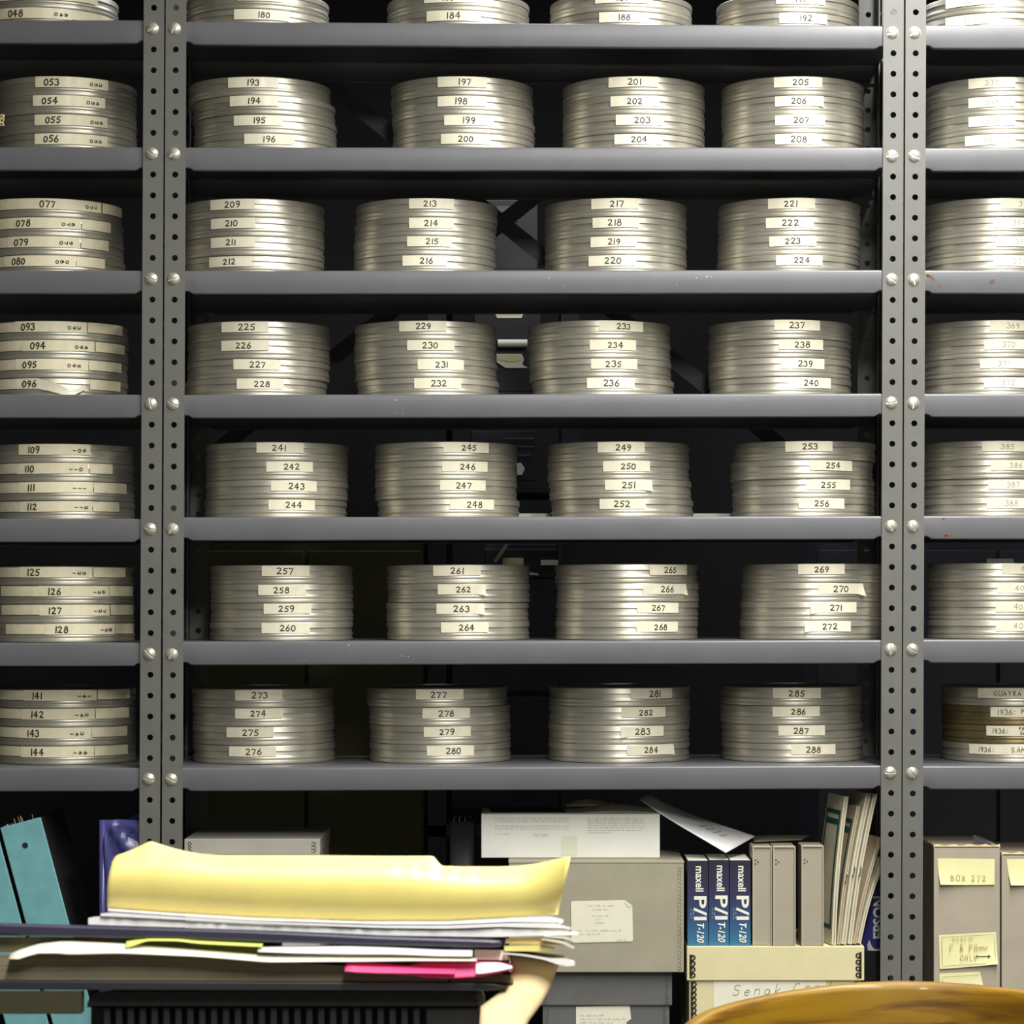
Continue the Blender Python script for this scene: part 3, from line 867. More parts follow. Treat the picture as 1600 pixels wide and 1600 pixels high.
# --- slate grey lidded box, taupe box on it, white carton on that
dG = 40
t, w, h, o = box_thing('archive_box', 'slate grey lidded archive box under the big taupe box', 'box', 848, 1046, 1519, dG, 215, M['grey_box'])
gx = t.location.x
lh = 52*S
b = MB(); b.box(-w-5*S, w+4*S, -4*S, 219*S, h-lh, h+2*S); l = part('lid', b, M['grey_box'], t); bevel(l, .0015)
ztopG = t.location.z + h + 2*S
staples(l, w-3*S, h-lh+2*S, h-2*S, 7, 2.6*S, M['grey_box'], -1, y=-4*S-.0006)
staples(l, -w+3*S, h-lh+2*S, h-2*S, 7, 2.6*S, M['grey_box'], 1, y=-4*S-.0006)
staples(o, w-6*S, .01, h-lh, 12, 2.6*S, M['grey_box'], -1)
staples(o, -w+6*S, .01, h-lh, 12, 2.6*S, M['grey_box'], 1)
P = rel(t, front(0, dG, 0.0008))
b = MB(); q = [(900,1573),(984,1571),(986,1592),(978,1598),(985,1606),(984,1626),(900,1628)]
b.add([P(*p) for p in q], [tuple(range(len(q)))]); cd = part('paper_label', b, M['notecard'], t)
P2 = rel(t, front(0, dG, 0.0013))
b = MB(); scribble(b, [(0,0,38),(0,-5.5,72),(0,-11,50),(0,-17,60)], lambda u, v: P2(907+u, 1588-v), 3.2, 3)
part('typed_text', b, M['pencil'], cd)

dT = 22
t, w, h, o = box_thing('archive_box', 'large taupe archive box with a typed card on its front', 'box', 795, 1068.5, 1346, dT, 190, M['taupe_box'], zbot=ztopG+.0004)
ztopT = t.location.z + h + .0008
tT = t
b = MB(); b.box(-w-.0008, w+.0008, -.0008, 192*S, h-3*S, h+.0008); l = part('lid', b, M['taupe_box'], t); bevel(l, .001)
staples(o, w-7*S, .004, h-.008, 26, 2.6*S, M['taupe_box'], 1)
P = rel(t, front(0, dT, 0.0012))
def rrect(x0, y0, x1, y1, r, cut=0):
    pts = []
    for cx, cy, a0 in ((x0+r, y0+r, 180), (x1-r, y0+r, 270), (x1-r, y1-r, 0), (x0+r, y1-r, 90)):
        for k in range(5):
            a = math.radians(a0 + 90*k/4); pts.append((cx + r*math.cos(a), cy + r*math.sin(a)))
    return pts
b = MB(); q = [(892,1410),(894,1408),(976,1406),(988,1415),(989,1469),(987,1471),(895,1473),(893,1471)]
b.add([P(*p) for p in q], [tuple(range(len(q)))]); cd = part('typed_card', b, M['notecard'], t, label='cream typed card with a folded corner')
b = MB(); q = [(976,1406),(988,1415),(982,1417),(977,1411)]
P3 = rel(t, front(0, dT, 0.0020)); b.add([P3(*p) for p in q], [(0,1,2,3)]); part('folded_corner', b, M['cream'], cd)
P2 = rel(t, front(0, dT, 0.0017))
b = MB(); scribble(b, [(24,0,44),(34,-6,22),(34,-16,24),(40,-21.5,10),(39,-27,12),(10,-39,68),(10,-44.5,34),(72,-54,14)], lambda u, v: P2(892+u, 1416-v), 2.8, 5)
part('typed_text', b, M['pencil'], cd)

dW = 66
t, w, h, o = box_thing('carton', 'long white carton with small printed paragraphs on top of the taupe box', 'box', 752, 1031, 1272, dW, 120, M['white_box'], zbot=ztopT+.0006)
zW = t.location.z + h
P2 = rel(t, front(0, dW, 0.0006))
b = MB()
ln = []
for c0, wd_, ys in ((22, 56, (0,4,8,12,16,20,24)), (81, 56, (0,4,8,12,16,20,24,27)), (166, 88, (0,3.5,7,10.5,14,18,22))):
    for y in ys:
        if y in (8, 20) and c0 < 100: continue
        ln.append((c0, -y, wd_ if y not in (24, 27, 22) else wd_*.45))
scribble(b, ln, lambda u, v: P2(752+u, 1280-v), 2.1, 9)
part('printed_text', b, M['ink'], t)
b = MB(); b.add([P2(*p) for p in ((878,1306),(902,1306),(902,1337),(877,1337))], [(0,1,2,3)]); part('tape_patch', b, M['tape_patch'], t)

# loose papers on the carton
def sheet_thing(name, label, cat, rows, m, thick=0.0006, group=None, parts=None):
    """Loose sheet from rows of world points."""
    c = sum((Vector(p) for r in rows for p in r), Vector())/(len(rows)*len(rows[0]))
    zmin = min(p[2] for r in rows for p in r)
    org = Vector((c.x, c.y, zmin))
    b = MB(); b.grid([[Vector(p)-org for p in r] for r in rows])
    o = part(name, b, m, smooth=60); o.location = org
    solid(o, thick, 1)
    tag(o, label, cat, group)
    return o

def flat_sheet(name, label, cat, corners, z, m, bow=0.0, thick=0.0006, n=8, group=None):
    """Sheet lying at height z: corners (x px, depth px) counter-clockwise from front left."""
    (ax, ad), (bx, bd), (cx, cd_), (dx, dd) = corners
    rows = []
    for i in range(n+1):
        r = []
        for j in range(n+1):
            u, v = j/n, i/n
            px = (ax*(1-u)+bx*u)*(1-v) + (dx*(1-u)+cx*u)*v
            d = (ad*(1-u)+bd*u)*(1-v) + (dd*(1-u)+cd_*u)*v
            x = W(px, 0, d).x
            r.append((x, d*S, z + bow*math.sin(math.pi*u)*math.sin(math.pi*v) ))
        rows.append(r)
    return sheet_thing(name, label, cat, rows, m, thick, group)
flat_sheet('folder', 'flat black folder lying on top of the white carton', 'folder', ((768,100),(884,98),(880,200),(762,205)), zW+.0004, M['blackcloth'], .004, .003)
flat_sheet('folded_paper', 'folded cream papers lying on the right half of the white carton', 'paper', ((915,94),(1012,96),(1026,190),(890,180)), zW+.0006, M['cream'], .011, .0015)
flat_sheet('folded_paper', 'creased tan paper lying across the back of the white carton top', 'paper', ((885,150),(950,148),(960,205),(880,205)), zW+.008, M['manila_tan'], .010, .0015)

# VHS sleeves and cases stand on the cream box: build that box first
dC = 18
t, w, h, o = box_thing('archive_box', 'cream lidded archive box with metal corners and handwritten label', 'box', 1077, 1345, 1479, dC+4, 215, M['cream_box'])
b = MB(); b.box(-w-4*S, w+5*S, -4*S, 219*S, h-53*S, h+.0008); l = part('lid', b, M['cream_box'], t); bevel(l, .0012)
zC = t.location.z + h + .0008
staples(l, -w+4*S, h-49*S, h-12*S, 4, 4.2*S, M['staple'], 1, y=-4*S-.0007)
staples(l, w-3*S, h-49*S, h-8*S, 4, 4.2*S, M['staple'], -1, y=-4*S-.0007)
staples(o, -w+6*S, .01, h-55*S, 13, 4.2*S, M['staple'], 1)
staples(o, w-6*S, .01, h-55*S, 13, 4.2*S, M['staple'], -1)
P = rel(t, front(0, dC+4, 0.0008))
b = MB(); b.add([P(*p) for p in ((1115,1500),(1290,1500),(1290,1640),(1115,1640))], [(0,1,2,3)]); cd = part('paper_label', b, M['cream'], t)
P2 = rel(t, front(0, dC+4, 0.0013))
b = MB(); st, wd_ = write('Senak Cards', 16, 1.0, .5, .25, .06)
ribbons(b, st, lambda u, v: P2(1144+u, 1556-v-u*.05), 1.0); part('handwritten_text', b, M['pencil'], cd)

# --- three video tapes
for k, (x0, x1, yt) in enumerate(((1074,1106.5,1344.5),(1107.5,1139,1343.5),(1140,1173,1344))):
    d = 24 + (0, 1, 0)[k]
    t, w, h, o = box_thing('video_tape', ['blue video tape sleeve at the left of three, next to the taupe box', 'middle blue video tape sleeve of the three', 'blue video tape sleeve touching the taupe plastic cases'][k], 'video tape', x0, x1, yt, d, 95, M['vhs'], zbot=zC+.0004, group='blue video tapes on the cream box', bev=.0006, body='sleeve')
    b = MB(); b.box(-w+.001, w-.001, .001, 94*S, h-.0004, h+.0003); part('sleeve_top', b, M['white_ink'], t)
    yy = -0.0006
    T = lambda x, z: Matrix.Translation((x, yy, z))
    place_text('brand_text', 'maxell', t, T(-3.5*S, h-9*S) @ READ_DOWN, 40*S, 12.5*S, M['white_ink'], 0, .018)
    place_text('grade_text', 'P/I', t, T(-6*S, h-56*S) @ READ_DOWN, 38*S, 20*S, M['white_ink'], 0, .02)
    place_text('length_text', 'T-120', t, T(-1.5*S, h-98.5*S) @ READ_DOWN, 31*S, 11.5*S, M['white_ink'], .25, .02)
    b = MB(); scribble(b, [(0,0,15),(0,-3.5,17)], lambda u, v: (-7.5*S + v*S, yy, h - (76+u)*S), 2.2, 20+k); part('small_print', b, M['white_ink'], t)

# --- three taupe plastic cases
for k, (x0, x1, yt) in enumerate(((1168.5,1206,1322),(1207.5,1243,1322),(1252,1287,1321))):
    d = 22 if k else 26
    dz = 0
    t, w, h, o = box_thing('video_case', ['taupe plastic video case directly right of the blue tapes', 'middle taupe plastic video case of the three', 'taupe plastic video case beside the leaning folders'][k], 'video case', x0 + (7 if k==0 else 0), x1, yt, d, 60, M['case'], zbot=zC+.0004, group='taupe plastic video cases', bev=.002)
    b = MB(); e = 1.3*S
    for (a0, a1, c0, c1) in ((-w, -w+2.2*S, 0, h), (w-2.2*S, w, 0, h), (-w+2.2*S, w-2.2*S, h-2.4*S, h)):
        b.box(a0, a1, -2.5*S, 0.5*S, c0, c1)
    rm = part('rim', b, M['case_rim'], t); bevel(rm, .0008)
    b = MB()
    for du, dv in ((0,0),(0,-6),(4,-3)):
        b.box(-w+(4+du)*S, -w+(6+du)*S, -.0006, .0002, h+(-23+dv)*S, h+(-21+dv)*S)
    part('arrow_mark', b, M['ink'], t)

# --- leaning record sleeves / folders
LEAN = [ # bottom x, bottom y, top x, top y, thickness px, depth offset, material
 (1306,1472,1327,1246,7,26,'sleeve'), (1313,1472,1346,1262,6,28,'sleeve_tan'), (1322,1472,1363,1243,8,26,'sleeve'),
 (1331,1470,1373,1243,7,30,'sleeve'), (1338,1470,1381,1312,6,28,'sleeve_tan'), (1345,1470,1386,1345,6,30,'sleeve')]
LN = ['cream sleeve with green-framed cover leaning beside the taupe video cases', 'thin tan folder leaning second in the row of leaning sleeves',
      'thick cream sleeve standing tallest in the middle of the leaning row', 'cream sleeve leaning fourth, half behind the tall one',
      'tan folder leaning near the perforated post', 'short cream sleeve leaning last against the perforated post']
for k, (bx, by, tx, ty, th, d, mm) in enumerate(LEAN):
    a = W(bx, by, d); c = W(tx, ty, d)
    L = math.hypot(c.x-a.x, c.z-zC); ang = math.atan2(c.x-a.x, c.z-zC-.0005)
    t = thing('record_sleeve', LN[k], 'sleeve', (a.x, d*S, zC+.0006+th*S*math.sin(ang)*1.0), 'leaning sleeves', (0, ang, math.radians(12)))
    rows = []
    n = 10
    b = MB(); b2 = MB()
    bend = 4.0*S
    fr, bk = [], []
    for i in range(n+1):
        z = L*i/n; off = -bend*math.sin(math.pi*i/n)
        fr.append((off, z))
    def slab(mb, x0, x1, y0, y1):
        rows = []
        for off, z in fr:
            rows.append([(off+x0, y0, z), (off+x1, y0, z), (off+x1, y1, z), (off+x0, y1, z)])
        mb.grid(rows, True); mb.f.append((len(mb.v)-4, len(mb.v)-3, len(mb.v)-2, len(mb.v)-1)); mb.f.append((0,1,2,3))
    slab(b, -th*S, -th*S*.62, 0, 80*S); part('cover', b, M[mm], t, smooth=40)
    b = MB(); slab(b, -th*S*.38, 0, 0, 80*S); part('cover', b, M[mm], t, smooth=40)
    b = MB(); slab(b, -th*S*.62, -th*S*.38, 2.5*S, 78*S); part('inner_sheet', b, M['sleeve_tan'], t, smooth=40)
    if k in (0, 1):
        b = MB(); x = -th*S - .0005
        def face(z0, z1, y0, y1):
            rows = []
            for i in range(7):
                z = z0 + (z1-z0)*i/6; off = -bend*math.sin(math.pi*z/L)
                rows.append([(x+off, y0, z), (x+off, y1, z)])
            b.grid(rows)
        ea, eb = 6*S, 75*S
        face(L*.10, L*.90, ea, ea+7*S); face(L*.10, L*.90, eb-7*S, eb); face(L*.10, L*.13, ea, eb); face(L*.80, L*.84, ea, eb); face(L*.87, L*.90, ea, eb)
        part('cover_print', b, M['green'], t)
    if k in (1, 2, 3):
        b = MB()
        off = -bend*math.sin(math.pi*.45)
        b.tube([(off-th*S*.5, -.001, L*.52), (off-th*S*.4, -.004, L*.50), (off-th*S*.5, -.0045, L*.46), (off-th*S*.6, -.001, L*.45)], 1.1*S, 6)
        part('clasp', b, M['steel'], t, smooth=50)

# --- draped printed sheet from carton to tapes
A, B_, C_, D_ = (1000,1250,90), (1134,1333,18), (1180,1307,112), (1012,1241,205)
rows = []
n = 14
for i in range(n+1):
    v = i/n; r = []
    for j in range(n+1):
        u = j/n
        a = W(*A)*(1-u) + W(*B_)*u; c = W(*D_)*(1-u) + W(*C_)*u
        p = a*(1-v) + c*v
        p.z += -.010*math.sin(math.pi*u)*(.4+.6*v)*(1-.9*u) + .004*math.sin(math.pi*v)*(1-u)
        r.append(tuple(p))
    rows.append(r)
o = sheet_thing('printed_sheet', 'white printed sheet draping from the carton down onto the video tapes', 'paper', rows, M['paper'], .001)
org = o.location
b = MB()
def bil(u, v):
    i, j = min(n-1, int(v*n)), min(n-1, int(u*n)); fv, fu = v*n-i, u*n-j
    p = (Vector(rows[i][j])*(1-fu)+Vector(rows[i][j+1])*fu)*(1-fv) + (Vector(rows[i+1][j])*(1-fu)+Vector(rows[i+1][j+1])*fu)*fv
    return tuple(p - org + Vector((0, 0, .0018)))
st = []
st += [[(.30,.72),(.62,.60)],[(.62,.60),(.66,.76)],[(.30,.80),(.55,.70)]]
for k in range(4): st.append([(.60+k*.07,.40),(.63+k*.07,.62)]); st.append([(.58+k*.07,.5),(.65+k*.07,.48)])
ribbons(b, [[(a[0], a[1]) for a in s] for s in st], bil, .008)
part('printed_lines', b, M['pencil'], o)
flat_sheet('loose_sheet', 'dark grey sheet lying across the tops of the taupe video cases', 'paper', ((1178,60),(1252,92),(1268,180),(1176,175)), zC + (W(0,1321,22).z - zC) + .003, M['olivepaper'], .003, .0008)

# --- blue carton behind the right post
t, w, h, o = box_thing('carton', 'small black carton standing low behind the perforated post', 'box', 1350, 1390, 1487, 118, 150, M['black'])
zk = t.location.z + h
t, w, h, o = box_thing('carton', 'royal blue carton with white lettering half hidden behind the post', 'box', 1343, 1390, 1388, 116, 150, M['epson'], zbot=zk+.0004)
place_text('brand_text', 'EPSON', t, Matrix.Translation((15.5*S, -.0007, 21*S)) @ READ_UP, 68*S, 18*S, M['white_ink'], 0, .03)
P = rel(t, front(0, 116, 0.0009))
b = MB(); q = [(1363,1480),(1368,1484),(1380,1484),(1380,1496),(1370,1500),(1365,1495)]
q = [(1355,1476),(1358,1468),(1362,1478),(1366,1483),(1380,1482),(1380,1486),(1356,1485)]
b.add([P(*p) for p in q], [tuple(range(len(q)))]); part('torn_edge', b, M['white_ink'], t)

# --- right bay boxes with yellow notes
notes = []
for k, (x0, x1, yt, lab) in enumerate(((1459,1562.5,1322,'mauve grey document box with three yellow notes beside the post'), (1565,1670,1334,'mauve grey document box cut off by the right edge, one yellow note'))):
    t, w, h, o = box_thing('document_box', lab, 'box', x0, x1, yt, 14, 210, M['tan_box'], bay='R', group='mauve grey document boxes')
    b = MB()
    n = 24; rows = []
    for j in range(n+1):
        x = -w + 2*w*j/n
        rows.append([(x, 0, h-.003), (x, 0, h + S*(1.5 + 1.5*math.sin(j*1.1+k)+random.uniform(-.6,.8))), (x, 2*S, h + S*(1.2+1.5*math.sin(j*1.1+k))), (x, 2*S, h-.003)])
    b.grid(rows); part('worn_rim', b, M['manila_tan'], t)
    b = MB(); rows = []
    for j in range(9): 
        y = 210*S*j/8
        rows.append([(-w-.0003, y, h-.004), (-w-.0003, y, h+S*random.uniform(0,2.5)), (-w+2*S, y, h-.004)])
    b.grid(rows); part('worn_rim', b, M['manila_tan'], t)
    if k == 0:
        b = MB(); b.add([(w-34*S, 30*S, h), (w-8*S, 20*S, h), (w-36*S, 40*S, h+15*S)], [(0,1,2)])
        fl = part('torn_flap', b, M['dark'], t); solid(fl, .001)
    notes.append((t, w, h))
def note(t, d, q, curl, label=None):
    """Stick-on note: corners clockwise from top left, with a curled lower corner."""
    b = MB(); n = 8; rows = []
    P = front(0, d)
    for i in range(n+1):
        r = []
        for j in range(n+1):
            u, v = j/n, i/n
            x = (q[0][0]*(1-u)+q[1][0]*u)*(1-v) + (q[3][0]*(1-u)+q[2][0]*u)*v
            y = (q[0][1]*(1-u)+q[1][1]*u)*(1-v) + (q[3][1]*(1-u)+q[2][1]*u)*v
            cu = (v**2)*(((1-u)**2) if curl == 'L' else u**2)
            p = P(x + (2.5*cu if curl == 'L' else -1*cu), y - 2.5*cu)
            r.append((p[0], p[1] - .0008 - .006*cu**1.5 - .002*v*v, p[2]))
        rows.append(r)
    inv = t.matrix_basis.inverted()
    b.grid([[tuple(inv @ Vector(p)) for p in r] for r in rows])
    return part('sticky_note', b, M['postit'], t, smooth=60, label=label)
t, w, h = notes[0]
nt = note(t, 14, ((1465,1341),(1554,1342),(1553.5,1382),(1466,1384)), 'L', 'upper yellow note reading BOX 272')
P2 = rel(t, front(0, 14, .0048))
b = MB(); st, wd_ = write('BOX 272', 9.0, 1.0, .36, .0, .01); ribbons(b, st, lambda u, v: P2(1485+u, 1376-v), 1.0); part('handwritten_text', b, M['note_ink'], nt)
nt = note(t, 14, ((1467,1461),(1556,1456),(1559,1508),(1468,1514)), 'R', 'middle yellow note with a ruled border, F and PE, and an arrow')
b = MB(); P2 = rel(t, front(0, 14, .0052))
st, _ = write('F & PE', 11, .9, .3, .0, .01); ribbons(b, st, lambda u, v: P2(1483+u, 1486-v-u*.03), .9)
st, _ = write('FORMAT', 4.5, .75, .25, .0, .01); ribbons(b, st, lambda u, v: P2(1525+u, 1483-v-u*.03), .7)
st, _ = write('ONLY', 8.5, .9, .3, .02, .05); ribbons(b, st, lambda u, v: P2(1500+u, 1500-v), .9)
st, _ = write('SERIES OF', 5, .9, .3, .0, .01); ribbons(b, st, lambda u, v: P2(1487+u, 1469-v), .6)
part('handwritten_text', b, M['note_ink'], nt)
b = MB(); st, _ = write('>', 10, 1.3, .2, 0, 0); ribbons(b, st, lambda u, v: P2(1526+u, 1498.5-v), 1.2)
ribbons(b, [[(1471,1464),(1553,1459.5),(1555,1504),(1472,1509),(1471,1464)]], lambda u, v: P2(u, v), .5)
part('drawn_arrow', b, M['ink'], nt)
nt = note(t, 14, ((1468,1521),(1531,1518),(1541,1560),(1469,1560)), 'R', 'lowest yellow note, partly hidden by the chair')
b = MB(); ribbons(b, [[(1472,1526),(1528,1523)],[(1472,1526),(1473,1556)]], lambda u, v: P2(u, v), .5); part('ruled_border', b, M['ink'], nt)
t, w, h = notes[1]
nt = note(t, 14, ((1573,1342),(1660,1342),(1659,1383),(1576,1385)), 'L')

# --- left bay: teal binders and blue binder
def teal(bx, lean, hgt, wid, d, label, hole=True):
    z0 = sz('L', 60)
    p = W(bx, 1655, d)
    t = thing('post_binder', label, 'binder', (p.x, d*S, z0 + .0006 + wid*math.sin(lean)), 'teal binders', (0, -lean, 0))
    b = MB(); b.box(-wid, 0, 0, 4*S, 0, hgt); o = part('spine', b, M['teal'], t); bevel(o, .002)
    b = MB(); b.box(-wid, -wid+4*S, 4.2*S, 200*S, 0, hgt); o = part('cover', b, M['teal'], t); bevel(o, .001)
    b = MB(); b.box(-4*S, 0, 4.2*S, 200*S, 0, hgt); o = part('cover', b, M['blackcloth'], t, label='black side cover'); bevel(o, .001)
    b = MB(); b.box(-wid+5*S, -5*S, 6*S, 195*S, 3*S, hgt-6*S); part('pages', b, M['paperedge_shaded'], t)
    if hole:
        b = MB(); n = 16
        hx, hz = -wid*.5 - 2*S, hgt - 37*S
        ring = [(hx + 4.6*S*math.cos(6.283*j/n), -.0004, hz + 4.6*S*math.sin(6.283*j/n)) for j in range(n)]
        b.add(ring, [tuple(range(n))]); part('finger_hole', b, M['black'], t)
        b = MB(); b.lathe([(4.6*S, -.0003), (5.2*S, .0003), (5.4*S, -.0003)], 20)
        o = part('hole_ring', b, M['teal'], t); o.rotation_euler = (math.radians(90), 0, 0); o.location = (hx, -.0002, hz)
    b = MB()
    for k in range(7):
        x = -wid + (8 + k*4)*S; 
        b.box(x, x+.6*S, (20+9*k)*S, (26+9*k)*S, hgt-8*S, hgt + (2+ (k*5)%9)*S, Matrix.Rotation(.05*math.sin(k*2), 4, 'Y'))
    part('protruding_paper', b, M['manila_tan'], t)
    return t
lean = math.radians(15.0)
hgt1 = (1655-1281-17)/math.cos(lean)*S*1.005
teal(159, lean, hgt1, 66*S, 20, 'teal cloth binder with a finger hole, leaning left beside the dark gap')
teal(159-71.5/math.cos(lean), lean, hgt1*.955, 66*S, 22, 'teal cloth binder leaning at the very left edge of the photo')

t = thing('ring_binder', 'dark blue vinyl binder with creases, standing behind the left post', 'binder', (W(198,1300,62).x, 8*S, sz('L', 192)))
hb = W(198, 1281, 8).z - sz('L', 192)
wl = 35*S
b = MB(); n = 14; m_ = 30; rows = []
for i in range(m_+1):
    z = hb*i/m_; r = []
    for j in range(n+1):
        u = j/n; x = -wl + 10*S + u*(2*wl-10*S)
        # creases radiating from the upper left corner
        dx, dz = x+wl-8*S, hb - z
        a = math.atan2(dz, dx+1e-6); rr = math.hypot(dx, dz)
        y = -.009*math.sin(a*9)*math.exp(-((rr-45*S)/(40*S))**2)
        r.append((x, y - .0005, z))
    rows.append(r)
b.grid(rows); o = part('cover', b, M['bluevinyl'], t, smooth=70)
solid(o, .003)
b = MB(); rows = []
for k in range(7):
    a = math.pi*k/6; rows.append([(-wl+5*S-5*S*math.cos(a), -4*S*math.sin(a), 0), (-wl+5*S-5*S*math.cos(a), -4*S*math.sin(a), hb)])
b.grid(rows); o = part('spine_fold', b, M['bluevinyl'], t, smooth=70); solid(o, .002)
b = MB(); b.box(-wl+3*S, wl-2*S, .004, 200*S, .002, hb-8*S); part('body', b, M['bluevinyl'], t)
b = MB(); b.lathe([(.01*S, 1.2*S), (2.5*S, 1.0*S), (4.2*S, .4*S), (5*S, 0)], 20); o = part('rivet', b, M['steel'], t, smooth=50)
o.rotation_euler = (math.radians(90), 0, 0); o.location = (2*S, -.0015, hb-36*S)

# ------------------------------------------------------------------ equipment behind the shelving
def rear_box(name, label, cat, x0, x1, y0, y1, d, depth, m, bev=.002, zbot=None):
    a = W(x0, y0, d); c = W(x1, y1, d)
    t = thing(name, label, cat, ((a.x+c.x)/2, d*S, c.z))
    w = (c.x-a.x)/2; h = a.z-c.z
    b = MB(); b.box(-w, w, 0, depth*S, 0, h); o = part('body', b, m, t); bevel(o, bev)
    return t, w, h
RD = 1000
# tall dark rack carrying the gear seen through the gaps
a, c = W(669, 300, RD), W(905, 1290, RD)
t = thing('equipment_rack', 'dark equipment rack standing behind the middle shelving, seen through the gaps', 'rack', ((a.x+c.x)/2, RD*S, 0))
w = (c.x-a.x)/2; H = 2.1
b = MB()
for x in (-w, w-.04):
    b.box(x, x+.04, 0, .03, 0, H); b.box(x, x+.04, .45, .48, 0, H)
part('upright', b, M['dark'], t)
rack_z = []
for py in (1290, 1090, 905, 752, 612, 420):
    z = W(0, py, RD).z
    b = MB(); b.box(-w, w, 0, .48, z-.025, z); part('rack_shelf', b, M['dark'], t); rack_z.append(z)
tx = (a.x+c.x)/2
def on_rack(name, label, cat, x0, x1, y0, iz, m, depth=220, bev=.003, d=RD+14):
    a = W(x0, y0, d); c = W(x1, y0, d); z0 = rack_z[iz] + .0004
    t = thing(name, label, cat, ((a.x+c.x)/2, d*S, z0))
    w = (c.x-a.x)/2; h = a.z - z0
    b = MB(); b.box(-w, w, 0, depth*S, 0, h); o = part('body', b, m, t); bevel(o, bev)
    return t, w, h, d
def plate(t, d, q, m, name, off=.001, thick=.001):
    P = rel(t, front(0, d, off)); b = MB(); b.add([P(*p) for p in q], [tuple(range(len(q)))])
    o = part(name, b, m, t); solid(o, thick); return o
t, w, h, d = on_rack('equipment_case', 'charcoal equipment case with white label frame, behind cans 229 and 233', 'case', 740, 845, 482, 4, M['dark'])
plate(t, d, ((773,489),(818,489),(815,497),(777,497)), M['white_ink'], 'label_frame')
plate(t, d, ((777,490),(814,490),(813,493),(778,493)), M['manila_tan'], 'label_card', .0024)
b = MB(); pa, pb = W(778, 537, d), W(824, 537, d)
b.tube([(pa.x-t.location.x, -8*S, pa.z-t.location.z), (pb.x-t.location.x, -8*S, pb.z-t.location.z)], 7.5*S, 14); part('handle', b, M['white_ink'], t, smooth=50)
plate(t, d, ((776,553),(815,553),(819,561),(816,570),(825,575),(790,575),(776,566)), M['white_ink'], 'paper_tag', .002)
plate(t, d, ((779,555),(813,555),(814,562),(800,566),(779,562)), M['postit'], 'tag_print', .0034)
t, w, h, d = on_rack('equipment_case', 'charcoal case with three light ridges and a white tag, right of can 245', 'case', 735, 836, 672, 3, M['dark'])
for (xa, xb, y) in ((789,834,685),(807,834,698),(807,829,711)):
    plate(t, d, ((xa,y-1.2),(xb,y-1.2),(xb,y+1.2),(xa,y+1.2)), M['slate'], 'ridge', .002, .002)
plate(t, d, ((806,724),(814,723),(820,732),(816,742),(808,742)), M['white_ink'], 'tag', .002)
t, w, h, d = on_rack('equipment_case', 'charcoal case with silver latch behind cans 261 and 265', 'case', 757, 872, 850, 2, M['dark'])
plate(t, d, ((757,857),(872,857),(872,859.5),(757,859.5)), M['slate'], 'ridge', .002, .002)
plate(t, d, ((845,875),(872,875),(872,883),(845,883)), M['white_ink'], 'latch', .002)
plate(t, d, ((827,894),(841,896),(841,899),(827,898)), M['white_ink'], 'tag', .002)
c = W(780, 880, d); 
b = MB(); p0, p1 = W(773, 878, RD-8), W(792, 850, RD-8); b.tube([Vector((0,0,0)), p1-p0], 4*S, 10)
o = part('metal_rod', b, M['steel'], smooth=50); o.location = p0; tag(o, 'short slanting metal rod seen above can 261', 'rod')
t = thing('metal_canister', 'dull grey metal canister standing behind the can marked 261', 'canister', (W(680, 0, RD+40).x, (RD+40)*S, rack_z[2]+.0004))
b = MB(); hh = W(0, 850, RD+40).z - rack_z[2]; b.lathe([(.001,0),(9*S,0),(9.5*S,2*S),(9.5*S,hh-3*S),(8*S,hh),(.001,hh)], 24); part('body', b, M['steel'], t, smooth=40)
t, w, h, d = on_rack('equipment_case', 'charcoal case with a pale panel behind the can marked 213', 'case', 700, 840, 312, 5, M['dark'])
plate(t, d, ((775,322),(811,322),(811,346),(775,340)), M['slate'], 'pale_panel', .002)
t, w, h, d = on_rack('paper_pad', 'small tan paper block lying behind the can marked 261', 'paper', 785, 818, 872, 2, M['manila_tan'], 30, .001, RD-4)
for (xa, xb, lab) in ((1083, 1143, 'white booklet lying behind the gap between cans 252 and 256'), (808, 860, 'white card packet lying behind the gap between cans 248 and 252')):
    za = CAMZ + (HY-807)*S + .0006
    a, c = W(xa, 0, 225), W(xb, 0, 225)
    b = MB(); b.box(-(c.x-a.x)/2, (c.x-a.x)/2, 0, 60*S, 0, 11*S); o = part('booklet', b, M['white_box']); bevel(o, .0006)
    o.location = ((a.x+c.x)/2, 225*S, za); tag(o, lab, 'booklet')
# low cabinet with olive doors
a, c = W(295, 846, RD), W(662, 846, RD)
t = thing('cabinet', 'low olive cabinet standing behind the middle shelving near cans 257 and 261', 'cabinet', ((a.x+c.x)/2, RD*S, 0))
w = (c.x-a.x)/2; h = a.z
b = MB(); b.box(-w, w, .01, .4, 0, h); part('body', b, M['olive'], t)
for s in (-1, 1):
    b = MB(); b.box(min(0, s*w)+.004, max(0, s*w)-.004, -.008, .009, .05, h-.02); o = part('door', b, M['olive'], t); bevel(o, .003)
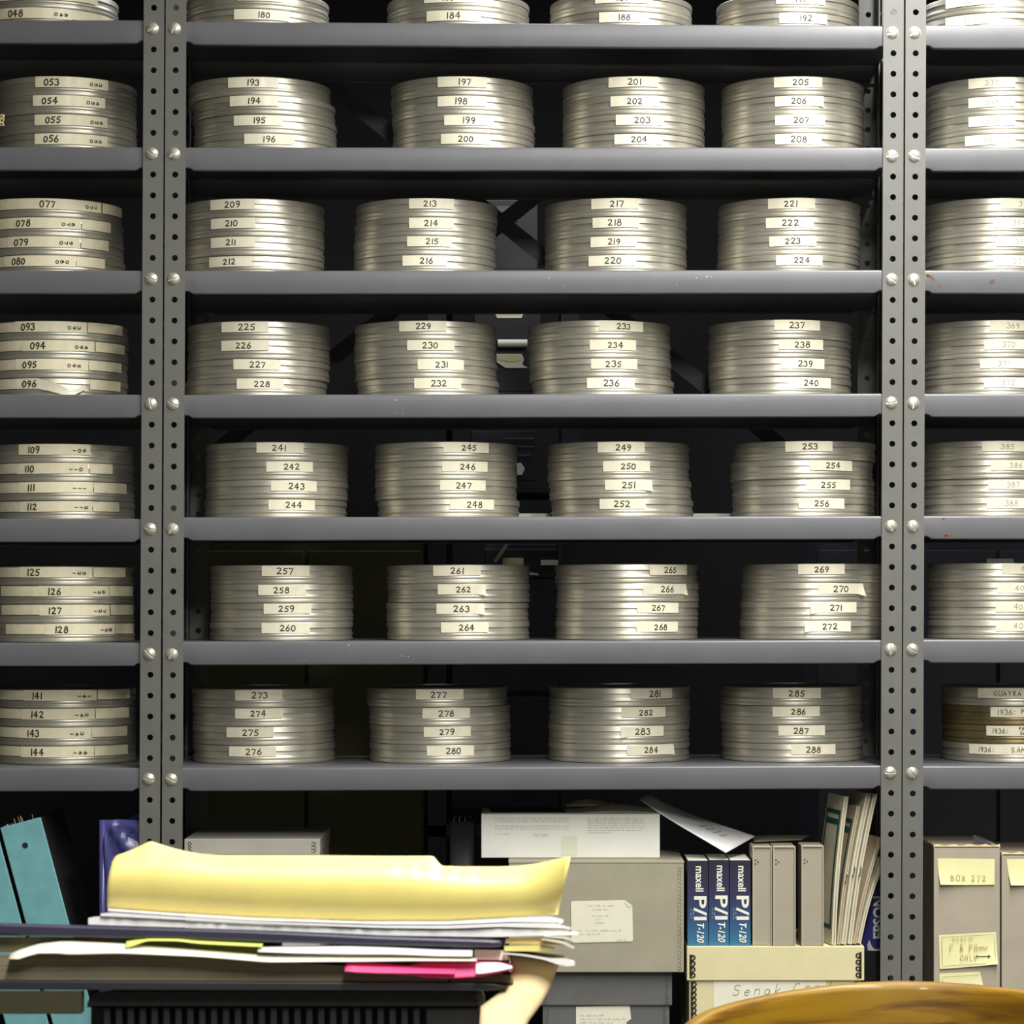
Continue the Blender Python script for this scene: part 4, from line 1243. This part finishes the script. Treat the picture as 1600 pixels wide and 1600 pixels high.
# slate cabinet at right
a, c = W(1276, 845, RD), W(1700, 845, RD)
t = thing('cabinet', 'slate grey cabinet behind the right shelving bay, its top above can 401', 'cabinet', ((a.x+c.x)/2, RD*S, 0))
w = (c.x-a.x)/2; h = a.z
b = MB(); b.box(-w, w, .01, .4, 0, h); part('body', b, M['slate'], t)
for k in range(3):
    b = MB(); b.box(-w+2*w*k/3+.004, -w+2*w*(k+1)/3-.004, -.008, .009, .05, h-.02); o = part('door', b, M['slate'], t); bevel(o, .003)
P = rel(t, front(0, RD, .010))
b = MB(); b.add([P(*p) for p in ((1541,873),(1582,873),(1584,884),(1540,884))], [(0,1,2,3)]); part('paper_label', b, M['cream'], t)
# white clip behind can 225
b = MB(); z = CAMZ + (HY - 423)*S
c = W(374, 486, BACKD)
b.box(-14*S, 14*S, 0, 3*S, -5*S, 2*S); b.box(-4*S, 12*S, 0, 3*S, -9*S, -5*S)
o = part('label_clip', b, M['white_ink']); o.location = (c.x, BACKD*S+.0005, W(374, 452, BACKD).z - 27*S)
tag(o, 'small white clip behind the top of the can marked 225', 'clip')

# ------------------------------------------------------------------ foreground: desk, machine, paper stack
FD = 0.40*DIST - DIST           # depth of the stack's front edge
def FZ(py, d=FD): return W(0, py, d).z
def FX(px, d=FD): return W(px, 0, d).x
px_m = S*0.40                   # metres per photo pixel at the stack

TILT = 0.128                    # the whole stack leans away from the aisle
def lean_z(y): return (y - FD*S)*TILT

def xs_of(a, b, n): return [a + (b-a)*k/n for k in range(n+1)]

def fslab(name, label, cat, top, bot, depth, m, dy=0.0, n=40, group=None, fray=0.0, bev=0.0, gap=.0003):
    """Solid layer in the stack: top and bottom edge curves in photo pixels at the stack front."""
    x0, x1 = max(top[0][0], bot[0][0]) if False else top[0][0], top[-1][0]
    xs = xs_of(x0, x1, n)
    y = FD*S + dy
    rows = []
    for k, x in enumerate(xs):
        zt, zb = FZ(smooth_lerp(top, x, 6)), FZ(smooth_lerp(bot, x, 6))
        zb += gap
        if zt - zb < .0004: zt = zb + .0004
        f = random.uniform(-fray, fray)
        X = FX(x)
        rows.append([(xx, yy, zz - lean_z(yy)) for xx, yy, zz in ((X, y+f, zb), (X, y+f, zt), (X, y+depth*.5, zt), (X, y+depth, zt), (X, y+depth, zb), (X, y+depth*.5, zb))])
    org = Vector((sum(r[0][0] for r in rows)/len(rows), y, min(r[0][2] for r in rows)))
    b = MB(); rr = [[Vector(p)-org for p in r] for r in rows]
    b.grid(rr, True); k = len(rr[0]); b.f.append(tuple(range(k))); b.f.append(tuple((len(rr)-1)*k + j for j in reversed(range(k))))
    o = part(name, b, m, smooth=35); o.location = org
    if bev: bevel(o, bev)
    tag(o, label, cat, group)
    return o

def fsheet(name, label, cat, top, droop, depth, m, dy=0.0, over=.006, n=48, thick=.0007, group=None):
    """Loose sheet whose front lip bends down over the layers below it; droop curve in photo pixels."""
    xs = xs_of(top[0][0], top[-1][0], n)
    y = FD*S + dy
    rows = []
    prof = [(0, 1.0), (.08, .85), (.2, .5), (.33, .18), (.45, .03), (.55, 0), (1.0, 0)]
    for v, q in prof:
        rows.append([(FX(x), y - over*(1-v)**.6*1.0 + v*.012, FZ(smooth_lerp(top, x, 5)) - smooth_lerp(droop, x, 5)*px_m*q) for x in xs])
    rows.append([(FX(x), y + depth*.5, FZ(smooth_lerp(top, x, 5))) for x in xs])
    rows.append([(FX(x), y + depth, FZ(smooth_lerp(top, x, 5))) for x in xs])
    rows = [[(p[0], p[1], p[2] - lean_z(p[1])) for p in r] for r in rows]
    return sheet_thing(name, label, cat, rows, m, thick, group)

# desk
t = thing('desk', 'plain laminate desk under the black machine and paper stack', 'desk', (FX(380), FD*S+.15, 0))
b = MB(); b.box(-.62, .62, -.30, .32, .71, .74); o = part('top', b, M['laminate'], t); bevel(o, .003)
for sx in (-.58, .54):
    for sy in (-.26, .24):
        b = MB(); b.box(sx, sx+.04, sy, sy+.04, 0, .71); part('leg', b, M['dark'], t)

# black machine with vertical fins
x0, x1 = FX(133), FX(748)
zt = FZ(1549.5)
t = thing('office_machine', 'black machine with vertical fins and rounded top corner under the paper stack', 'machine', ((x0+x1)/2, FD*S+.012, .7404))
w, h = (x1-x0)/2, zt - .7404
def rounded_front(mb, w, h, y0, y1, r, z0=0.0):
    pts = [(-w, z0), (w, z0)]
    for a in range(0, 91, 15): pts.append((w-r+r*math.cos(math.radians(a)), h-r+r*math.sin(math.radians(a))))
    for a in range(90, 181, 15): pts.append((-w+r+r*math.cos(math.radians(a)), h-r+r*math.sin(math.radians(a))))
    n = len(pts)
    mb.add([(x, y0, z - ((y0+.012)*TILT if z > .1 else 0)) for x, z in pts] + [(x, y1, z - ((y1+.012)*TILT if z > .1 else 0)) for x, z in pts], [tuple(range(n)), tuple(reversed(range(n, 2*n)))] + [(j, (j+1)%n, n+(j+1)%n, n+j) for j in range(n)])
b = MB(); rounded_front(b, w, h, .012, .26, .011); o = part('body', b, M['black'], t); bevel(o, .002)
b = MB(); rounded_front(b, w, h, -.004, .0122, .011, h-.0105); o = part('front_rim', b, M['black'], t); bevel(o, .0015)
b = MB(); b.box(w-.0385, w-.0005, -.002, .012, 0, h-.012); o = part('side_panel', b, M['black'], t); bevel(o, .0015)
for k in range(27):
    x = -w + .012 + k*.0086
    b = MB(); b.box(x, x+.0042, -.0015, .012, .004, h-.013); o = part('fin', b, M['black'], t)

# black folder at the bottom of the stack
fslab('folder', 'black folder lying directly on the black finned machine', 'folder', [(-14,1532),(400,1534.5),(765,1536),(792,1541)], [(-14,1547),(400,1548.2),(770,1548.6),(792,1545)], .24, M['blackcloth'], -.002, bev=.0008)
# brown card wallet drooping at the left end
b = MB(); xa, xb = FX(-14), FX(128); za, zb = FZ(1547.4), FZ(1584)
b.box(-(xb-xa)/2, (xb-xa)/2, 0, .012, 0, za-zb-.0002); b.v = [(x, y, z - (y*TILT if z > .004 else 0)) for x, y, z in b.v]
o = part('card_wallet', b, M['brown']); o.location = ((xa+xb)/2, FD*S-.0015, zb); bevel(o, .0004)
tag(o, 'olive brown card wallet under the left end of the black folder', 'wallet')
# thick pile of papers
fslab('paper_pile', 'thick pile of beige papers on the black folder', 'papers', [(-8,1492),(60,1490),(200,1490),(350,1499),(480,1506),(560,1510),(700,1519)], [(-8,1531.5),(400,1533.8),(700,1535)], .21, M['paperedge_shaded'], .002, fray=.0002, n=90)
fslab('paper_pile', 'thinner pile of shade-darkened beige papers squeezed under the navy binder', 'papers', [(-10,1463.6),(200,1467.4),(400,1473.4)], [(-10,1489),(18,1488.5),(60,1475),(100,1470.4),(180,1473.6),(300,1482.6),(400,1491)], .20, M['olivepaper'], .005, fray=.0003, n=90)
fsheet('paper_sheet', 'wavy white sheet sticking out of the pile with a curled left corner', 'paper', [(18,1491),(26,1487),(60,1476),(100,1471.5),(180,1475),(300,1484),(420,1494),(520,1494.5),(640,1496),(745,1499)], [(18,8),(32,15),(60,14),(110,20),(200,14),(320,10),(420,10),(560,8),(745,3)], .17, M['cream'], -.001, .008)
fsheet('paper_sheet', 'folded cream sheets with a square end above the pink papers', 'paper', [(404,1482),(470,1480.5),(545,1478.8),(610,1481),(690,1485.5),(738,1486)], [(402,6),(470,10),(545,13),(640,10),(700,9),(738,9)], .16, M['paper'], .000, .007, thick=.0012)
fsheet('note_slip', 'lime green paper slip curling out below the navy binder', 'paper', [(198,1471),(212,1468),(240,1466.5),(280,1467),(310,1470),(350,1472),(411,1475)], [(198,11),(212,10),(230,4),(280,4),(320,5),(411,5)], .0125, M['lime'], -.001, .006)
# navy binder
fslab('binder', 'slim navy binder lying across the middle of the paper stack', 'binder', [(-14,1441.5),(140,1446),(400,1453.5),(600,1462.5),(770,1467.5),(785,1470)], [(-14,1462.5),(200,1466.5),(400,1472.5),(600,1478),(770,1481.5),(785,1480)], .26, M['navy'], -.004, bev=.0022)
# white papers on the binder
WL = [([(138,1435),(150,1431.5),(300,1440),(400,1445),(600,1452),(700,1453),(780,1450),(870,1452),(904,1457)], [(138,1445),(300,1449.8),(400,1452.8),(600,1461.8),(770,1464.5),(904,1461)], 0, 'lowest white paper sheaf on the navy binder, longest to the right'),
      ([(158,1428),(172,1425.5),(300,1434),(400,1440),(600,1446),(700,1446),(800,1442),(868,1442),(893,1450)], [(158,1433),(300,1440),(400,1445),(600,1452),(700,1453),(780,1450),(893,1453)], -.002, 'middle white paper sheaf with ragged right end'),
      ([(168,1419.5),(240,1425),(400,1434.5),(560,1439.5),(700,1439.5),(800,1434),(862,1431.5),(880,1437)], [(168,1425),(300,1434),(400,1440),(600,1446),(700,1446),(800,1442),(880,1443)], .002, 'topmost white paper sheaf under the yellow folder')]
for wk, (tp, bt, dy, lab) in enumerate(WL):
    fslab('paper_sheaf', lab, 'papers', tp, bt, .22, M['paper'], dy, fray=.0004, n=80, gap=(.0002, .0009, .0009)[wk], group='white paper sheaves')
# ends sticking out at the right
fslab('envelope', 'tan envelope ends between the white papers and the curled white sheet', 'envelope', [(790,1466.5),(850,1464.5),(882,1462.5)], [(790,1474.5),(850,1476),(884,1478)], .18, M['manila_tan'], .004, n=20)
fslab('envelope', 'rolled yellowish envelope beside the right end of the navy binder', 'envelope', [(788,1478),(840,1476.5),(862,1478),(866,1481)], [(788,1486.5),(840,1487),(862,1486),(866,1483)], .16, M['manila'], .000, n=20)
for k, (tp, bt, lab) in enumerate((([(850,1462.5),(885,1463.5),(903,1470)], [(850,1465),(885,1468),(903,1474)], 'upper frayed paper end poking out at the right of the stack'),
                    ([(846,1466),(880,1470),(897,1480)], [(846,1469),(880,1475),(896,1484)], 'lower frayed paper end poking out at the right of the stack'))):
    fslab('paper_sheet', lab, 'paper', tp, bt, .10, M['cream'], -.006, n=16)
fslab('paper_pile', 'short cream sheets filling the gap right of the folded cream sheets', 'papers', [(741,1484),(785,1484.5),(793,1487)], [(741,1500),(793,1501)], .15, M['cream'], .006, n=16)
fslab('paper_pile', 'dark paper ends under the right tip of the pink papers', 'papers', [(703,1524),(775,1526),(802,1529)], [(703,1535.2),(765,1535.4),(802,1537)], .15, M['olivepaper'], .004, n=16)
# pink papers
fsheet('pink_paper', 'hot pink paper with pointed left corner sticking out of the stack', 'paper', [(540,1512),(545,1500),(552,1503),(600,1507),(660,1512),(712,1514)], [(540,7),(545,17),(600,14),(660,9),(712,8)], .12, M['pink'], -.003, .007)
fsheet('pink_paper', 'hot pink folded paper reaching the right end of the stack', 'paper', [(618,1517),(655,1505),(700,1505),(750,1504),(785,1505),(801,1512)], [(618,5),(660,22),(700,24),(750,22),(785,14),(801,3)], .12, M['pink'], -.001, .005)
fsheet('paper_slip', 'glossy white slip tucked inside the right pink paper', 'paper', [(744,1508),(755,1505.5),(780,1505.5),(800,1511)], [(744,14),(755,16),(780,12),(800,2)], .08, M['paper'], -.004, .006, n=16)
# white roll over the right end
fslab('paper_sheet', 'thick white sheet with a rolled end at the right of the stack', 'paper', [(786,1488.5),(820,1491),(860,1497.5),(885,1497),(898,1503)], [(786,1491),(820,1494.5),(850,1500),(872,1508),(888,1511),(898,1509)], .12, M['paper'], -.003, n=40)
# tan folder drooping at the right
outl = [(786,1492),(878,1504),(868,1524),(858,1545),(845,1568),(826,1590),(818,1604),(812,1640),(750,1640),(750,1575),(772,1560),(792,1543),(800,1520)]
rows = []
dpt = FD + .004/S
L = [(790,1493),(796,1505),(800,1520),(795,1538),(776,1555),(752,1570),(750,1600),(750,1640)]
Rr = [(882,1504),(876,1512),(868,1526),(859,1545),(846,1567),(827,1590),(816,1606),(810,1640)]
for k in range(len(L)):
    r = []
    for j in range(9):
        u = j/8
        p = W(L[k][0]*(1-u)+Rr[k][0]*u, L[k][1]*(1-u)+Rr[k][1]*u, dpt)
        bulge = -.008*math.sin(math.pi*min(1, u*.9+.1))*math.sin(math.pi*(k+1)/9)
        p.y += bulge + .034*(1 - k/7) - .026*k/7
        r.append(tuple(p))
    rows.append(r)
sheet_thing('file_folder', 'tan folder drooping down at the right side of the black machine', 'folder', rows, M['manila_tan'], .0009)

# the big yellow folder
BOT = [(168,1419),(240,1424),(400,1433.5),(560,1438.5),(700,1438.5),(800,1433),(872,1429.5)]
TOP = [(184,1337),(210,1326),(235,1314),(250,1319),(268,1324.5),(290,1330),(315,1334.5),(345,1336.5),(500,1336.5),(600,1337.5),(675,1337.5),(681,1340),(686,1350),(692,1354),(780,1354),(810,1353),(835,1350),(855,1346),(872,1342),(890,1339)]
n, mrow = 120, 16
PROF = [(0.0, 0.0)]
for i in range(mrow):
    ph = math.radians(-52 + 136*((i+.5)/mrow)**1.1)
    PROF.append((PROF[-1][0] + math.cos(ph), PROF[-1][1] + math.sin(ph)))
PROF = [(a/PROF[-1][0], b_/PROF[-1][0]) for a, b_ in PROF]
rows = []
for i in range(mrow+1):
    v = i/mrow
    r = []
    for j in range(n+1):
        u = j/n
        xb = 168 + (872-168)*u
        xt = 184 + (890-184)*u
        yb = smooth_lerp(BOT, xb, 8)
        yt = smooth_lerp(TOP, xt, 60)*(1-v**5) + smooth_lerp(TOP, xt, 1.5)*v**5
        # sheet rises steeply at the stack edge, then rolls back
        ez, ey = PROF[i]
        x = xb + (xt-xb)*ez + (-4*math.sin(math.pi*v) if u < .03 else 0)
        if u < .12: x += (-3)*math.sin(math.pi*v)*(1-u/.12)
        yy = yb + (yt-yb)*ez
        cup = .030*max(0, (u-.90)/.10)**2 * v      # right edge curls forward
        d = FD + (.012 + .044*ey - cup)/S
        r.append(tuple(W(x, yy, d)))
    rows.append(r)
o = sheet_thing('file_folder', 'big yellow manila folder bowing up on top of the paper stack', 'folder', rows, M['manila'], .0006)
b = MB()
q = [W(x, y, FD + .06/S) - o.location for x, y in ((175,1346),(186,1344),(178,1385),(172,1418),(169,1419))]
b.add(q, [tuple(range(len(q)))]); bk = part('rear_flap', b, M['manila_tan'], o); solid(bk, .0006)

# ------------------------------------------------------------------ wooden chair
CD = 0.60*DIST - DIST
TOPC = [(1086,1606),(1092,1599),(1104,1590),(1120,1581),(1150,1571),(1190,1561),(1240,1551),(1300,1542.5),(1350,1538),(1410,1536),(1470,1537.5),(1530,1542),(1590,1549),(1640,1558),(1680,1570),(1708,1588),(1716,1606)]
cx = W(1402, 0, CD).x
t = thing('wooden_chair', 'golden brown wooden chair with a wide curved back rail', 'chair', (cx, CD*S - .2, 0))
def rail():
    b = MB(); n = 60; rows = []
    for k in range(n+1):
        px = 1086 + 630*k/n; u = (px-1401)/315
        d = CD - 0.16/S*(abs(u)**2.4)
        tz = W(0, smooth_lerp(TOPC, px, 4), d).z - t.location.z
        x = W(px, 0, d).x - t.location.x; y = d*S - t.location.y
        nx = -u*abs(u)**.8*.55
        th = .024; ir = .006
        hh = .115 - .03*u*u
        ring = []
        for (yy, zz) in ((0, -hh), (0, -ir*1.3), (ir*.5, -ir*.3), (ir*1.2, 0), (th-ir*1.2, 0), (th-ir*.5, -ir*.3), (th, -ir*1.3), (th, -hh)):
            ring.append((x + yy*nx*-1, y + yy, tz + zz))
        rows.append(ring)
    b.grid(rows, True); m = len(rows[0]); b.f.append(tuple(range(m))); b.f.append(tuple(n*m + j for j in reversed(range(m))))
    return b
part('back_rail', rail(), M['wood'], t, smooth=50)
b = MB()
pts = [(.24*math.sin(a)*(1.0), -.02 - .21*math.cos(a)*1.0, 0) for a in [math.radians(q) for q in range(0, 360, 12)]]
nn = len(pts)
b.add([(x, y, .42) for x, y, z in pts] + [(x, y, .455) for x, y, z in pts], [tuple(reversed(range(nn))), tuple(range(nn, 2*nn))] + [(j, (j+1)%nn, nn+(j+1)%nn, nn+j) for j in range(nn)])
o = part('seat', b, M['wood'], t, smooth=40); bevel(o, .006)
for sx in (-1, 1):
    for sy in (-.18, .12):
        b = MB(); b.tube([(sx*.17, sy, .425), (sx*.21, sy*1.25, 0.0)], [.02, .014], 12); part('leg', b, M['wood'], t, smooth=50)
ztop = W(0, 1540, CD).z
for k in range(-3, 4):
    u = k/3.6
    b = MB(); b.tube([(k*.055, .15 - .10*abs(k/3)**2, .45), (k*.066, .212 - .16*abs(u)**2.4*.8, ztop-.10)], .011, 10); part('spindle', b, M['wood'], t, smooth=50)
